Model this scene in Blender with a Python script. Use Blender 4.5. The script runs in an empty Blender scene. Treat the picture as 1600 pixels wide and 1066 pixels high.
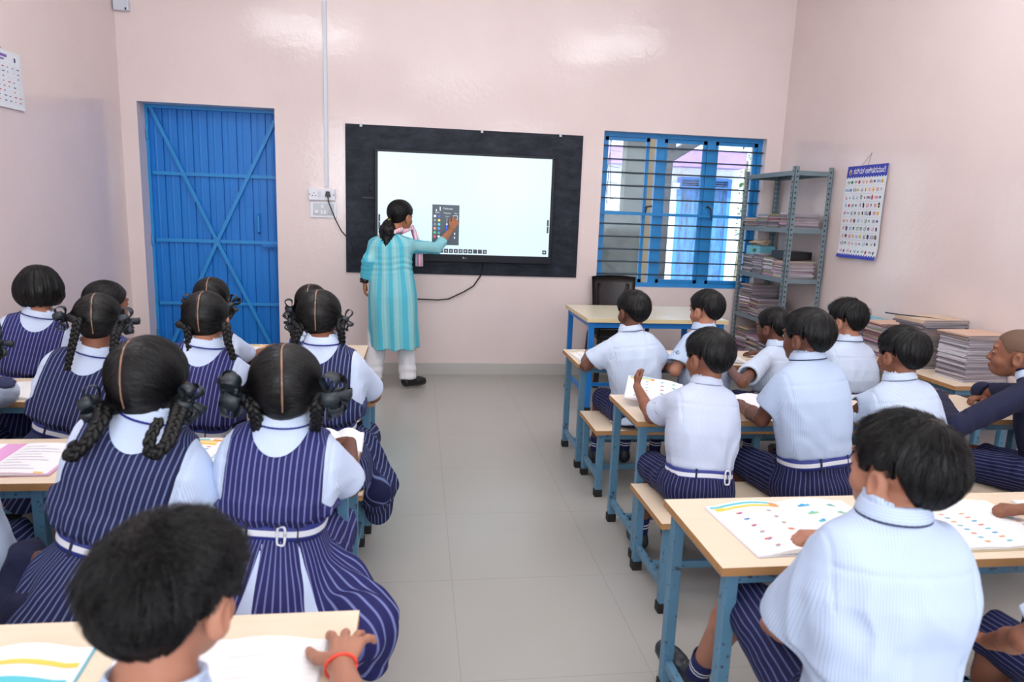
import bpy, bmesh, math, random
import numpy as np
from mathutils import Vector, Matrix

# ------------------------------------------------------------------ camera, world, lights, exposure
scn = bpy.context.scene
COL = scn.collection
FPX, YAW, PITCH, ROLL = 1088.284, -0.1382233, -0.18237818, 0.0361550
CAM = np.array([-0.1454, -5.9657, 1.4120])

def cam_rot():
    cy, sy = math.cos(YAW), math.sin(YAW)
    f = np.array([-sy*math.cos(PITCH), cy*math.cos(PITCH), math.sin(PITCH)])
    r = np.array([cy, sy, 0.0]); u = np.cross(r, f)
    return np.array([r*math.cos(ROLL)+u*math.sin(ROLL), -r*math.sin(ROLL)+u*math.cos(ROLL), f])
CR = cam_rot()
cd = bpy.data.cameras.new('camera'); co = bpy.data.objects.new('camera', cd); COL.objects.link(co)
cd.sensor_width = 36.0; cd.lens = FPX/1600*36.0; cd.clip_start = 0.05; cd.clip_end = 200
m = Matrix.Identity(4)
for i in range(3):
    m[i][0] = CR[0][i]; m[i][1] = CR[1][i]; m[i][2] = -CR[2][i]; m[i][3] = CAM[i]
co.matrix_world = m
scn.camera = co
cd.dof.use_dof = True; cd.dof.focus_distance = 4.2; cd.dof.aperture_fstop = 4.0

scn.view_settings.view_transform = 'Standard'
scn.view_settings.look = 'None'
scn.view_settings.gamma = 1.0
scn.view_settings.use_curve_mapping = False
scn.view_settings.exposure = 0.08
scn.cycles.use_denoising = True
scn.cycles.max_bounces = 7
scn.cycles.diffuse_bounces = 4
scn.cycles.glossy_bounces = 3
scn.cycles.transparent_max_bounces = 8
scn.cycles.caustics_reflective = False
scn.cycles.caustics_refractive = False
scn.cycles.sample_clamp_indirect = 6

w = bpy.data.worlds.new('sky'); scn.world = w; w.use_nodes = True
w.node_tree.nodes['Background'].inputs[0].default_value = (0.80, 0.90, 1.0, 1)
w.node_tree.nodes['Background'].inputs[1].default_value = 3.0

def area(name, loc, size, power, color, target, spread=180):
    l = bpy.data.lights.new(name, 'AREA'); l.shape = 'RECTANGLE'; l.size, l.size_y = size
    l.energy = power; l.color = color; l.spread = math.radians(spread)
    o = bpy.data.objects.new(name, l); COL.objects.link(o); o.location = loc
    d = Vector(target)-Vector(loc)
    o.rotation_euler = d.to_track_quat('-Z', 'Y').to_euler()
    return o
# daylight through the openings in the wall behind the photographer
area('rear_window_daylight', (-1.1, -8.30, 2.0), (1.7, 1.7), 60, (0.88, 0.94, 1.0), (-0.8, 0, 1.3))
area('rear_window_daylight', (1.7, -8.30, 2.0), (1.7, 1.7), 60, (0.88, 0.94, 1.0), (1.3, 0, 1.3))
# tube lamps under the ceiling
TUBES = [(-1.45, -2.9, 3.42, -25), (2.2, -3.0, 3.52, 35), (0.4, -6.0, 3.5, 10)]
for x, y, z, a in TUBES:
    o = area('tube_lamp_light', (x, y, z-0.06), (1.15, 0.06), 4, (0.90, 0.95, 1.0), (x, y, 0))
    o.rotation_euler = (0, 0, math.radians(a))
# the photographer's flash, bounced off the ceiling, and its small direct share
area('flash_bounce_light', (0.3, -3.4, 3.6), (4.2, 3.6), 74, (1.0, 0.97, 0.95), (0.3, -3.2, 0))
area('flash_light', (-0.17, -6.0, 1.60), (0.10, 0.06), 4, (1.0, 0.98, 0.95), (0.2, 0, 1.2))
sl = bpy.data.lights.new('sun', 'SUN'); sl.energy = 9.0; sl.angle = 0.01; sl.color = (1, 0.97, 0.92)
so = bpy.data.objects.new('sun', sl); COL.objects.link(so); so.rotation_euler = (math.radians(38), 0, math.radians(-25))

# ------------------------------------------------------------------ pixel -> world
def ray(u, v):
    return CR.T @ np.array([(u-800)/FPX, (533-v)/FPX, 1.0])
def onY(u, v, Y): d = ray(u, v); return CAM+(Y-CAM[1])/d[1]*d
def onZ(u, v, Z): d = ray(u, v); return CAM+(Z-CAM[2])/d[2]*d
def onX(u, v, X): d = ray(u, v); return CAM+(X-CAM[0])/d[0]*d

# ------------------------------------------------------------------ materials
def lin(c):
    return tuple((x/255/12.92 if x/255 <= 0.04045 else ((x/255+0.055)/1.055)**2.4) for x in c)
MATS = {}
class NT:
    def __init__(s, name):
        s.m = bpy.data.materials.new(name); s.m.use_nodes = True; s.t = s.m.node_tree
        s.b = s.t.nodes['Principled BSDF']; MATS[name] = s.m
    def n(s, typ, ins=None, **kw):
        nd = s.t.nodes.new(typ)
        for k, v in kw.items(): setattr(nd, k, v)
        for k, v in (ins or {}).items():
            if isinstance(v, bpy.types.NodeSocket): s.t.links.new(v, nd.inputs[k])
            else: nd.inputs[k].default_value = v
        return nd
    def math(s, op, a, b=0.0, c=0.0):
        nd = s.t.nodes.new('ShaderNodeMath'); nd.operation = op
        for i, v in enumerate((a, b, c)):
            if isinstance(v, bpy.types.NodeSocket): s.t.links.new(v, nd.inputs[i])
            else: nd.inputs[i].default_value = v
        return nd.outputs[0]
    def mix(s, f, a, b):
        nd = s.t.nodes.new('ShaderNodeMix'); nd.data_type = 'RGBA'
        for i, v in ((0, f), (6, a), (7, b)):
            if isinstance(v, bpy.types.NodeSocket): s.t.links.new(v, nd.inputs[i])
            else: nd.inputs[i].default_value = (tuple(v)+(1,))[:4] if i else v
        return nd.outputs[2]
    def attr(s, name): return s.n('ShaderNodeAttribute', attribute_name=name)
    def set(s, **kw):
        for k, v in kw.items():
            i = s.b.inputs[k.replace('_', ' ')]
            if isinstance(v, bpy.types.NodeSocket): s.t.links.new(v, i)
            else: i.default_value = (tuple(v)+(1,))[:4] if isinstance(v, (tuple, list)) and i.type == 'RGBA' else v
        return s
    def bump(s, h, strength=0.3, dist=0.01):
        nd = s.n('ShaderNodeBump', {'Height': h, 'Strength': strength, 'Distance': dist})
        s.t.links.new(nd.outputs[0], s.b.inputs['Normal']); return s
    def pos(s, coord='Object', scale=(1, 1, 1)):
        tc = s.n('ShaderNodeTexCoord')
        return s.n('ShaderNodeMapping', {'Vector': tc.outputs[coord], 'Scale': scale}).outputs[0]
    def noise(s, vec, scale, detail=3, rough=0.5):
        return s.n('ShaderNodeTexNoise', {'Vector': vec, 'Scale': scale, 'Detail': detail, 'Roughness': rough}).outputs[0]
    def ramp(s, f, p0, p1, c0=(0, 0, 0), c1=(1, 1, 1)):
        r = s.n('ShaderNodeValToRGB', {'Fac': f}); e = r.color_ramp.elements
        e[0].position = p0; e[1].position = p1; e[0].color = tuple(c0)+(1,); e[1].color = tuple(c1)+(1,)
        return r.outputs[0]

def plain(name, rgb, rough=0.5, metal=0.0, var=0.0, bump=0.0, bscale=80, spec=0.5, emit=0, srgb=True):
    t = NT(name); c = lin(rgb) if srgb else rgb
    t.set(Base_Color=c, Roughness=rough, Metallic=metal, Specular_IOR_Level=spec)
    if var or bump:
        v = t.pos('Object'); n = t.noise(v, bscale, 4)
        if var: t.set(Base_Color=t.mix(n, tuple(x*(1-var) for x in c), tuple(min(1, x*(1+var)) for x in c)))
        if bump: t.bump(n, bump, 0.002)
    if emit: t.set(Emission_Color=c, Emission_Strength=emit)
    return t.m

# ------------------------------------------------------------------ mesh builder
class MB:
    def __init__(s): s.v = []; s.f = []; s.mi = []; s.cur = 0
    def add(s, vs, fs):
        o = len(s.v); s.v += [tuple(map(float, v)) for v in vs]
        s.f += [tuple(i+o for i in f) for f in fs]; s.mi += [s.cur]*len(fs); return s
    def mat(s, i): s.cur = i; return s
    def box(s, lo, hi, M=None):
        x0, y0, z0 = lo; x1, y1, z1 = hi
        vs = [(x0, y0, z0), (x1, y0, z0), (x1, y1, z0), (x0, y1, z0), (x0, y0, z1), (x1, y0, z1), (x1, y1, z1), (x0, y1, z1)]
        if M is not None: vs = [tuple(M @ Vector(v)) for v in vs]
        return s.add(vs, [(0, 3, 2, 1), (4, 5, 6, 7), (0, 1, 5, 4), (1, 2, 6, 5), (2, 3, 7, 6), (3, 0, 4, 7)])
    def bar(s, a, b, w, h, up=(0, 0, 1)):
        a = Vector(a); b = Vector(b); d = (b-a).normalized(); u = Vector(up)
        if abs(d.dot(u)) > 0.95: u = Vector((0, 1, 0))
        r = d.cross(u).normalized(); u = r.cross(d)
        vs = []
        for p in (a, b):
            for i, j in ((-1, -1), (1, -1), (1, 1), (-1, 1)): vs.append(p+r*(i*w/2)+u*(j*h/2))
        return s.add(vs, [(3, 2, 1, 0), (4, 5, 6, 7), (0, 1, 5, 4), (1, 2, 6, 5), (2, 3, 7, 6), (3, 0, 4, 7)])
    def tube(s, pts, r, n=8, cap=True, squash=1.0):
        pts = [Vector(p) for p in pts]; rs = r if hasattr(r, '__len__') else [r]*len(pts)
        vs = []; fs = []; prev = None
        for i, p in enumerate(pts):
            d = (pts[min(i+1, len(pts)-1)]-pts[max(i-1, 0)]).normalized()
            if prev is None:
                u = Vector((0, 0, 1)) if abs(d.z) < 0.9 else Vector((1, 0, 0)); u = (u-d*u.dot(d)).normalized()
            else: u = (prev-d*prev.dot(d)).normalized()
            prev = u; q = d.cross(u)
            for k in range(n):
                a = 2*math.pi*k/n; vs.append(p+(u*math.cos(a)*squash+q*math.sin(a))*rs[i])
        for i in range(len(pts)-1):
            for k in range(n): fs.append((i*n+k, i*n+(k+1) % n, (i+1)*n+(k+1) % n, (i+1)*n+k))
        if cap: fs.append(tuple(range(n))[::-1]); fs.append(tuple((len(pts)-1)*n+k for k in range(n)))
        return s.add(vs, fs)
    def prism(s, poly, a, b, M=None):
        """poly: 2-D outline (x,z); extruded in y from a to b"""
        n = len(poly)
        vs = [(x, a, z) for x, z in poly]+[(x, b, z) for x, z in poly]
        if M is not None: vs = [tuple(M @ Vector(v)) for v in vs]
        fs = [tuple(range(n)), tuple(range(2*n-1, n-1, -1))]+[(i, (i+1) % n+0, (i+1) % n+n, i+n)[::-1] for i in range(n)]
        return s.add(vs, fs)
    def mesh(s, name, mats, smooth=False):
        me = bpy.data.meshes.new(name); me.from_pydata(s.v, [], s.f)
        for mm in mats: me.materials.append(MATS[mm] if isinstance(mm, str) else mm)
        if len(mats) > 1: me.polygons.foreach_set('material_index', s.mi)
        if smooth: me.polygons.foreach_set('use_smooth', [True]*len(me.polygons))
        me.update(); return me

def link(name, me, parent=None, loc=(0, 0, 0), rot=(0, 0, 0), bevel=0, seg=2):
    o = bpy.data.objects.new(name, me); COL.objects.link(o)
    o.location = loc; o.rotation_euler = rot
    if parent is not None: o.parent = parent
    if bevel:
        b = o.modifiers.new('bevel', 'BEVEL'); b.width = bevel; b.segments = seg; b.limit_method = 'ANGLE'
        b.harden_normals = False
    return o
def obj(name, mb, mats, parent=None, loc=(0, 0, 0), rot=(0, 0, 0), bevel=0, smooth=False):
    if isinstance(mats, str): mats = [mats]
    return link(name, mb.mesh(name, mats, smooth), parent, loc, rot, bevel)
def tag(o, label=None, cat=None, group=None, kind=None):
    if label: o['label'] = label
    if cat: o['category'] = cat
    if group: o['group'] = group
    if kind: o['kind'] = kind
    return o
def empty(name, loc, label=None, cat=None, group=None, rot=(0, 0, 0)):
    o = bpy.data.objects.new(name, None); COL.objects.link(o); o.location = loc; o.rotation_euler = rot
    o.empty_display_size = 0.1
    return tag(o, label, cat, group)
def struct(name, mb, mats, bevel=0, loc=(0, 0, 0)):
    return tag(obj(name, mb, mats, bevel=bevel, loc=loc), kind='structure')
def copy_tree(o, parent=None, loc=None, rot=None):
    kids = [c for c in COL.objects if c.parent == o]
    c = o.copy(); COL.objects.link(c)
    if parent is not None: c.parent = parent
    if loc is not None: c.location = loc
    if rot is not None: c.rotation_euler = rot
    for k in kids: copy_tree(k, c)
    return c
R = math.radians
# ------------------------------------------------------------------ surface materials
t = NT('wall_paint'); v = t.pos('Object')
n1 = t.noise(v, 1.1, 4, 0.6); n2 = t.noise(v, 26, 4, 0.6)
c = t.mix(t.ramp(n1, 0.35, 0.7), lin((223, 206, 204)), lin((229, 213, 211)))
sp = t.noise(t.pos('Object', (1, 1, .45)), 34, 5, 0.7); dirt = t.math('MULTIPLY', t.ramp(sp, 0.70, 0.76), t.ramp(t.noise(v, 1.7, 2), 0.5, 0.62)); 
c = t.mix(t.math('MULTIPLY', dirt, 0.45), c, lin((150, 130, 125)))
t.set(Base_Color=c, Roughness=0.11, Specular_IOR_Level=0.5).bump(t.math('ADD', n2, t.math('MULTIPLY', t.noise(v, 5, 3), 1.5)), 0.07, 0.02)

t = NT('floor_tile'); v = t.pos('Object')
sx = t.n('ShaderNodeSeparateXYZ', {'Vector': v})
def gl(sock, off):
    a = t.math('FRACT', t.math('DIVIDE', t.math('ADD', sock, off), 0.6))
    a = t.math('ABSOLUTE', t.math('SUBTRACT', a, 0.5))
    return t.math('GREATER_THAN', a, 0.4975)
g = t.math('MAXIMUM', gl(sx.outputs[0], 6.0), gl(sx.outputs[1], 1.072+6.0))
n1 = t.noise(v, 1.6, 5, 0.6); n2 = t.noise(v, 14, 4, 0.7)
c = t.mix(n1, lin((160, 158, 154)), lin((166, 164, 160)))
c = t.mix(t.math('MULTIPLY', t.ramp(n2, 0.6, 0.8), 0.03), c, lin((140, 135, 130)))
c = t.mix(t.math('MULTIPLY', g, 0.45), c, lin((128, 126, 126)))
t.set(Base_Color=c, Roughness=0.26, Specular_IOR_Level=0.45)

t = NT('board_paint'); v = t.pos('Object')
n = t.noise(t.pos('Object', (1, 1, 2.2)), 5, 8, 0.72)
c = t.mix(t.ramp(n, 0.42, 0.75), lin((16, 21, 33)), lin((50, 55, 68)))
t.set(Base_Color=c, Roughness=0.45, Specular_IOR_Level=0.18).bump(t.noise(v, 14, 5), 0.25, 0.01)

def wood(name, c0, c1, rough=0.35):
    t = NT(name); v = t.pos('Object', (1.2, 14, 14)); n = t.noise(v, 3.0, 6, 0.6)
    t.set(Base_Color=t.mix(n, lin(c0), lin(c1)), Roughness=rough, Specular_IOR_Level=0.4); return t
wood('laminate', (224, 203, 178), (236, 218, 196), 0.3)
wood('laminate_pale', (222, 214, 186), (230, 222, 198), 0.25)
wood('ply_edge', (158, 112, 68), (196, 150, 100), 0.6)
wood('cream_edge', (216, 196, 150), (226, 208, 168), 0.4)

def chipped(name, base, chip=(60, 58, 60), amount=0.72):
    t = NT(name); v = t.pos('Object'); n = t.noise(v, 38, 5, 0.7); m_ = t.ramp(n, amount-0.04, amount)
    c = t.mix(t.noise(v, 9, 3), lin(tuple(x*0.9 for x in base)), lin(tuple(min(255, x*1.06) for x in base)))
    t.set(Base_Color=t.mix(m_, c, lin(chip)), Roughness=0.42); return t
chipped('desk_steel', (88, 132, 160), amount=0.64)
chipped('bright_blue_steel', (20, 118, 200), (230, 235, 240), amount=0.78)
chipped('window_blue', (30, 132, 200), (30, 80, 120), amount=0.8)
chipped('rack_grey', (108, 124, 132), (78, 84, 90), amount=0.7)
t = NT('door_blue'); v = t.pos('Object'); n = t.noise(v, 3, 4)
t.set(Base_Color=t.mix(n, lin((8, 110, 196)), lin((18, 126, 212))), Roughness=0.38).bump(t.noise(v, 30, 3), 0.1, 0.003)
plain('door_frame_blue', (34, 136, 206), 0.4)
plain('black_rubber', (22, 22, 24), 0.7)
plain('black_plastic', (14, 16, 20), 0.35)
plain('tv_bezel', (16, 20, 30), 0.3, spec=0.2)
plain('grille_bar', (34, 46, 62), 0.45)
plain('white_plastic', (226, 228, 236), 0.35)
plain('conduit_white', (206, 212, 224), 0.4)
plain('switch_grey', (196, 200, 206), 0.4)
plain('chair_brown', (34, 28, 29), 0.4)
plain('ceiling_paint', (235, 232, 228), 0.8)
plain('skirting', (186, 184, 180), 0.3, var=0.05, bscale=3)
t = NT('screen_white'); t.set(Base_Color=(0.02, 0.02, 0.02), Roughness=0.25, Emission_Color=lin((218, 240, 252)), Emission_Strength=1.0)
v = t.pos('Object'); t.set(Emission_Color=t.mix(t.noise(v, 1.2, 1), lin((210, 236, 252)), lin((228, 246, 255))))
def emis(name, rgb, s=1.0):
    t = NT(name); t.set(Base_Color=(0.01, 0.01, 0.01), Roughness=0.3, Emission_Color=lin(rgb), Emission_Strength=s)
emis('ui_panel', (52, 68, 82)); emis('ui_button', (38, 46, 60)); emis('ui_white', (240, 248, 255)); emis('ui_grey', (140, 150, 165))
emis('ui_blue', (50, 90, 220)); emis('ui_yellow', (240, 225, 90)); emis('ui_cyan', (50, 215, 225)); emis('ui_sky', (50, 160, 225))
emis('ui_green', (80, 210, 110)); emis('ui_red', (235, 70, 80)); emis('ui_peach', (235, 165, 130)); emis('ui_dim', (70, 80, 98))
emis('tube_glow', (235, 245, 255), 42.0)

t = NT('glass'); 
for nd in list(t.t.nodes):
    if nd.type == 'BSDF_PRINCIPLED': t.t.nodes.remove(nd)
v = t.pos('Object'); n = t.ramp(t.noise(v, 9, 6, 0.75), 0.45, 0.8)
tr = t.n('ShaderNodeBsdfTransparent', {'Color': (0.86, 0.92, 0.95, 1)}); gs = t.n('ShaderNodeBsdfGlossy', {'Roughness': 0.05, 'Color': (0.9, 0.95, 1, 1)})
df = t.n('ShaderNodeBsdfDiffuse', {'Color': (0.55, 0.62, 0.66, 1)})
m1 = t.n('ShaderNodeMixShader', {0: 0.06, 1: tr.outputs[0], 2: gs.outputs[0]})
m2 = t.n('ShaderNodeMixShader', {0: t.math('MULTIPLY', n, 0.22), 1: m1.outputs[0], 2: df.outputs[0]})
t.t.links.new(m2.outputs[0], t.t.nodes['Material Output'].inputs[0])

plain('paper', (240, 240, 242), 0.7)
plain('paper_grey', (196, 186, 194), 0.8, var=0.25, bscale=30)
plain('poster_white', (222, 228, 236), 0.6)
plain('poster_blue', (52, 62, 170), 0.5)
for nm, c in (('ink_red', (200, 40, 60)), ('ink_green', (40, 130, 70)), ('ink_cyan', (60, 160, 210)), ('ink_navy', (50, 50, 110)), ('ink_pink', (220, 70, 130)),
              ('ink_black', (40, 38, 42)), ('chart_rule', (170, 175, 190)), ('ink_orange', (225, 150, 90)), ('ink_brown', (120, 90, 70)), ('ink_yellow', (245, 200, 90)), ('ink_teal', (90, 190, 205)),
              ('ink_violet', (120, 90, 170)), ('ink_pale', (205, 208, 218)), ('ink_soft_red', (225, 110, 110)), ('ink_soft_green', (150, 200, 150)), ('ink_soft_navy', (100, 120, 190)), ('page_pink', (222, 160, 210)), ('cover_pink', (196, 140, 170)), ('cover_yellow', (225, 208, 170)),
              ('cover_teal', (110, 180, 200)), ('cover_buff', (205, 180, 155)), ('cover_olive', (140, 138, 104)), ('cover_red', (150, 84, 84)), ('cover_grey', (120, 115, 125)),
              ('cover_white', (215, 212, 220)), ('cover_salmon', (206, 170, 150))):
    plain(nm, c, 0.6)
t = NT('page_edges'); v = t.pos('Object', (1, 1, 90)); n = t.noise(v, 3, 3, 0.6)
t.set(Base_Color=t.mix(t.ramp(n, 0.3, 0.7), lin((120, 112, 118)), lin((186, 178, 184))), Roughness=0.85)
# outside
plain('out_white', (236, 240, 240), 0.8); plain('out_purple', (150, 120, 180), 0.7); plain('out_blue', (60, 130, 210), 0.5)
plain('out_concrete', (96, 102, 94), 0.85, var=0.2, bscale=4); plain('out_steel', (70, 74, 82), 0.6); plain('out_ground', (176, 172, 164), 0.9)
plain('out_violet', (110, 90, 130), 0.7); plain('out_leaf', (70, 120, 60), 0.7); plain('out_beige', (150, 138, 112), 0.8)
t = NT('out_door_weathered'); v = t.pos('Object', (6, 6, 1)); n = t.noise(v, 4, 6, 0.7)
t.set(Base_Color=t.mix(t.ramp(n, 0.35, 0.65), lin((60, 80, 100)), lin((70, 140, 215))), Roughness=0.6)
# ------------------------------------------------------------------ the room shell
XL, XR, YB, ZC = -2.432, 3.02, -8.6, 3.75
struct('floor', MB().box((XL-0.25, YB-0.25, -0.15), (XR+0.25, 0.30, 0)), 'floor_tile')
struct('ceiling', MB().box((XL-0.25, YB-0.25, ZC), (XR+0.25, 0.30, ZC+0.15)), 'ceiling_paint')
DX0, DX1, DZ = -2.312, -1.284, 2.157
WX0, WX1, WZ0, WZ1 = 1.41, 2.874, 0.80, 2.122
b = MB(); T = 0.28
b.box((XL-0.25, 0, 0), (DX0, T, ZC)); b.box((DX0, 0, DZ), (DX1, T, ZC)); b.box((DX1, 0, 0), (WX0, T, ZC))
b.box((WX0, 0, 0), (WX1, T, WZ0)); b.box((WX0, 0, WZ1), (WX1, T, ZC)); b.box((WX1, 0, 0), (XR+0.25, T, ZC))
struct('wall_back', b, 'wall_paint')
struct('wall_left', MB().box((XL-0.25, YB, 0), (XL, 0, ZC)), 'wall_paint')
struct('wall_right', MB().box((XR, YB, 0), (XR+0.25, 0, ZC)), 'wall_paint')
b = MB()
RW = [(-1.95, -0.25), (0.85, 2.55)]
b.box((XL-0.25, YB-0.25, 0), (XR+0.25, YB, 1.1)); b.box((XL-0.25, YB-0.25, 2.9), (XR+0.25, YB, ZC))
b.box((XL-0.25, YB-0.25, 1.1), (RW[0][0], YB, 2.9)); b.box((RW[0][1], YB-0.25, 1.1), (RW[1][0], YB, 2.9)); b.box((RW[1][1], YB-0.25, 1.1), (XR+0.25, YB, 2.9))
struct('wall_rear', b, 'wall_paint')
b = MB(); b.box((DX1, -0.012, 0), (XR, 0, 0.1)); b.box((XL, -0.012, 0), (DX0, 0, 0.1)); struct('baseboard_back', b, 'skirting')
struct('baseboard_left', MB().box((XL, YB, 0), (XL+0.012, -0.012, 0.1)), 'skirting')
struct('baseboard_right', MB().box((XR-0.012, YB, 0), (XR, -0.012, 0.1)), 'skirting')

# door: ribbed blue steel leaf with X bracing
dY = 0.19
def rib_leaf():
    b = MB(); x0, x1 = DX0, DX1-0.0; n = 9; w = (x1-x0)/n; prof = []
    for i in range(n):
        a = x0+i*w
        prof += [(a, 0.0), (a+0.003, 0.012), (a+0.008, 0.012), (a+0.011, 0.0), (a+w*0.5-0.010, 0.0), (a+w*0.5-0.004, -0.003), (a+w*0.5+0.004, -0.003), (a+w*0.5+0.010, 0.0)]
    prof.append((x1, 0.0)); vs = []; fs = []
    for x, y in prof: vs += [(x, dY+y, 0.01), (x, dY+y, DZ-0.01)]
    for i in range(len(prof)-1): fs.append((2*i, 2*i+2, 2*i+3, 2*i+1))
    b.add(vs, fs); b.box((x0, dY+0.018, 0.01), (x1, dY+0.026, DZ-0.01)); return b
door = struct('door_1', rib_leaf(), 'door_blue')
b = MB(); yy = dY-0.024
b.box((DX0, yy-0.012, 0.0), (DX0+0.022, dY, DZ-.001)); b.box((DX1-0.018, yy-0.012, 0.0), (DX1, dY, DZ-.001)); b.box((DX0+.022, yy-0.0115, DZ-0.025), (DX1-.018, dY, DZ-.001))
obj('door_frame', b, 'door_frame_blue', door)
b = MB()
for z in (1.627, 1.088, 0.565): b.box((DX0+0.03, yy, z-0.014), (DX1-0.02, dY-0.008, z+0.014))
b.box((DX0+0.03, yy, 0.03), (DX1-0.02, dY-0.008, 0.07))
obj('cross_rail', b, 'door_frame_blue', door)
b = MB(); xc = -1.80
for kk, (a, c_) in enumerate((((DX0+0.04, 2.14), (xc, 1.088)), ((DX1-0.02, 2.10), (xc, 1.088)), ((DX0+0.04, 0.05), (xc, 1.088)), ((DX1-0.03, 0.05), (xc, 1.088)))):
    b.bar((a[0], yy-0.002-.0011*kk, a[1]), (c_[0], yy-0.002-.0011*kk, c_[1]), 0.028, 0.016, up=(0, 1, 0))
obj('diagonal_brace', b, 'door_frame_blue', door)
b = MB(); b.tube([(-1.462, yy+0.01, 1.17), (-1.462, yy-0.03, 1.18), (-1.462, yy-0.03, 1.31), (-1.462, yy+0.01, 1.32)], 0.012, 8)
obj('handle', b, 'door_frame_blue', door)
b = MB(); b.box((-1.44, yy-0.01, 1.04), (DX1-0.005, yy, 1.075)); b.tube([(-1.43, yy-0.02, 1.058), (DX1-0.01, yy-0.02, 1.058)], 0.008, 8); b.tube([(-1.36, yy-0.02, 1.058), (-1.36, yy-0.05, 1.04)], 0.006, 6)
obj('bolt', b, 'bright_blue_steel', door)
for z in (1.93, 1.09, 0.3): obj('hinge', MB().tube([(DX0+0.012, yy-0.02, z-0.045), (DX0+0.012, yy-0.02, z+0.045)], 0.010, 8), 'door_frame_blue', door)
struct('trim_1', MB().box((DX0, 0.225, -0.0), (DX1, 0.28, DZ)), 'wall_paint')

# window
win = empty('window_1', (0, 0.1, 0)); tag(win, kind='structure')
fy0, fy1 = -0.025, 0.025
b = MB()
for x0, x1 in ((WX0+0.0, WX0+0.035), (2.835, WX1)): b.box((x0, fy0+.002, WZ0+.034), (x1, fy1-.002, WZ1-.034))
b.box((WX0, fy0, WZ1-0.035), (WX1, fy1, WZ1)); b.box((WX0, fy0, WZ0), (WX1, fy1, WZ0+0.035))
b.box((1.905, fy0+.003, WZ0+.03), (1.975, fy1-.003, WZ1-.03)); b.box((2.365, fy0+.003, WZ0+.03), (2.442, fy1-.003, WZ1-.03))
obj('window_frame', b, 'window_blue', win)
b = MB()
for k in range(11):
    z = WZ0+0.11+k*(WZ1-WZ0-0.11)/11.05
    if k != 5: b.tube([(WX0, -0.05, z), (WX1, -0.05, z)], 0.0065, 6)
obj('grille', b, 'grille_bar', win)
obj('middle_rail', MB().box((WX0, -0.056, 1.428), (WX1, -0.035, 1.452)), 'window_blue', win)
def sash(x0, x1, name='sash', w=0.030, mid=False, a=0, hinge=None):
    b = MB(); y0, y1 = -0.012, 0.012; z0, z1 = WZ0+0.036, WZ1-0.036; W = x1-x0
    b.box((0, y0, z0), (w, y1, z1)); b.box((W-w, y0, z0), (W, y1, z1)); b.box((0, y0, z0), (W, y1, z0+w)); b.box((0, y0, z1-w), (W, y1, z1))
    if mid: b.box((0, y0, 1.43), (W, y1, 1.455))
    if a: 
        o = obj(name, b, 'window_blue', win, loc=(x0, 0.035, 0), rot=(0, 0, R(a)))
    else: o = obj(name, b, 'window_blue', win, loc=(x0, 0.0, 0))
    obj('pane', MB().box((w*0.8, -0.002, z0+w*0.8), (W-w*0.8, 0.002, z1-w*0.8)), 'glass', o)
    return o
sash(WX0+0.036, 1.845, mid=True); sash(1.976, 2.364); sash(2.443, 2.834)
b = MB(); b.tube([(1.835, -0.03, 1.50), (1.845, -0.055, 1.505), (1.885, -0.06, 1.51)], 0.008, 6); b.tube([(1.845, -0.05, 1.505), (1.83, -0.05, 1.44)], 0.007, 6)
obj('latch', b, 'black_plastic', win)
b = MB(); b.tube([(2.40, -0.03, 1.52), (2.395, -0.06, 1.525), (2.43, -0.065, 1.50), (2.44, -0.065, 1.41)], [0.008, 0.009, 0.009, 0.006], 6)
obj('latch', b, 'black_plastic', win)

# rear windows the daylight comes through
for i, (x0, x1) in enumerate(RW):
    wn = empty('window_%d' % (i+2), (0, YB-0.1, 0)); tag(wn, kind='structure'); b = MB()
    for xx in np.linspace(x0, x1-0.04, 4): b.box((xx, -0.03, 1.1), (xx+0.04, 0.03, 2.9))
    b.box((x0, -0.03, 1.1), (x1, 0.03, 1.14)); b.box((x0, -0.03, 2.86), (x1, 0.03, 2.9))
    obj('window_frame', b, 'window_blue', wn)

# ------------------------------------------------------------------ outside, seen through the window
tag(obj('ground', MB().box((-6, 0.30, -0.3), (14, 14, -0.15)), 'out_ground'), kind='structure')
hb = empty('school_building', (3.2, 5.0, -0.15), 'white building across the yard with purple band and blue double door', 'building')
b = MB(); b.box((-4.2, 0, 0), (0.79, 0.3, 3.1)); b.box((1.63, 0, 0), (1.80, 0.3, 3.1)); b.box((0.79, 0, 2.2), (1.63, 0.3, 3.1)); obj('wall', b, 'out_white', hb)
b = MB(); b.box((-4.4, -0.35, 2.36), (1.72, 0.0, 2.62)); obj('fascia', b, 'out_purple', hb)
for x0 in (0.82, 1.215): obj('door_leaf', MB().box((x0, 0.02, 0.05), (x0+0.385, 0.06, 2.03)), 'out_door_weathered', hb)
b = MB(); b.box((0.76, -0.03, 0), (0.82, 0.06, 2.21)); b.box((1.60, -0.03, 0), (1.66, 0.06, 2.21)); b.box((0.82, -0.03, 2.03), (1.60, 0.05, 2.08)); b.box((0.82, -0.03, 2.18), (1.60, 0.05, 2.22)); obj('door_frame', b, 'out_blue', hb)
obj('vent_backing', MB().box((0.82, 0.05, 2.08), (1.6, 0.08, 2.18)), 'out_steel', hb)
b = MB()
for z in (2.10, 2.135, 2.165): b.box((0.82, 0.01, z), (1.60, 0.03, z+0.01))
for x in (1.12, 1.2, 1.28): b.box((x, 0.0, 2.08), (x+0.015, 0.03, 2.18))
obj('vent_grille', b, 'out_blue', hb)
obj('lamp', MB().box((0.66, -0.10, 2.02), (0.76, 0, 2.12)), 'white_plastic', hb)
h2 = empty('upper_building', (4.2, 9.0, -0.15), 'pale building farther off above the purple band, with shuttered windows', 'building')
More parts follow.
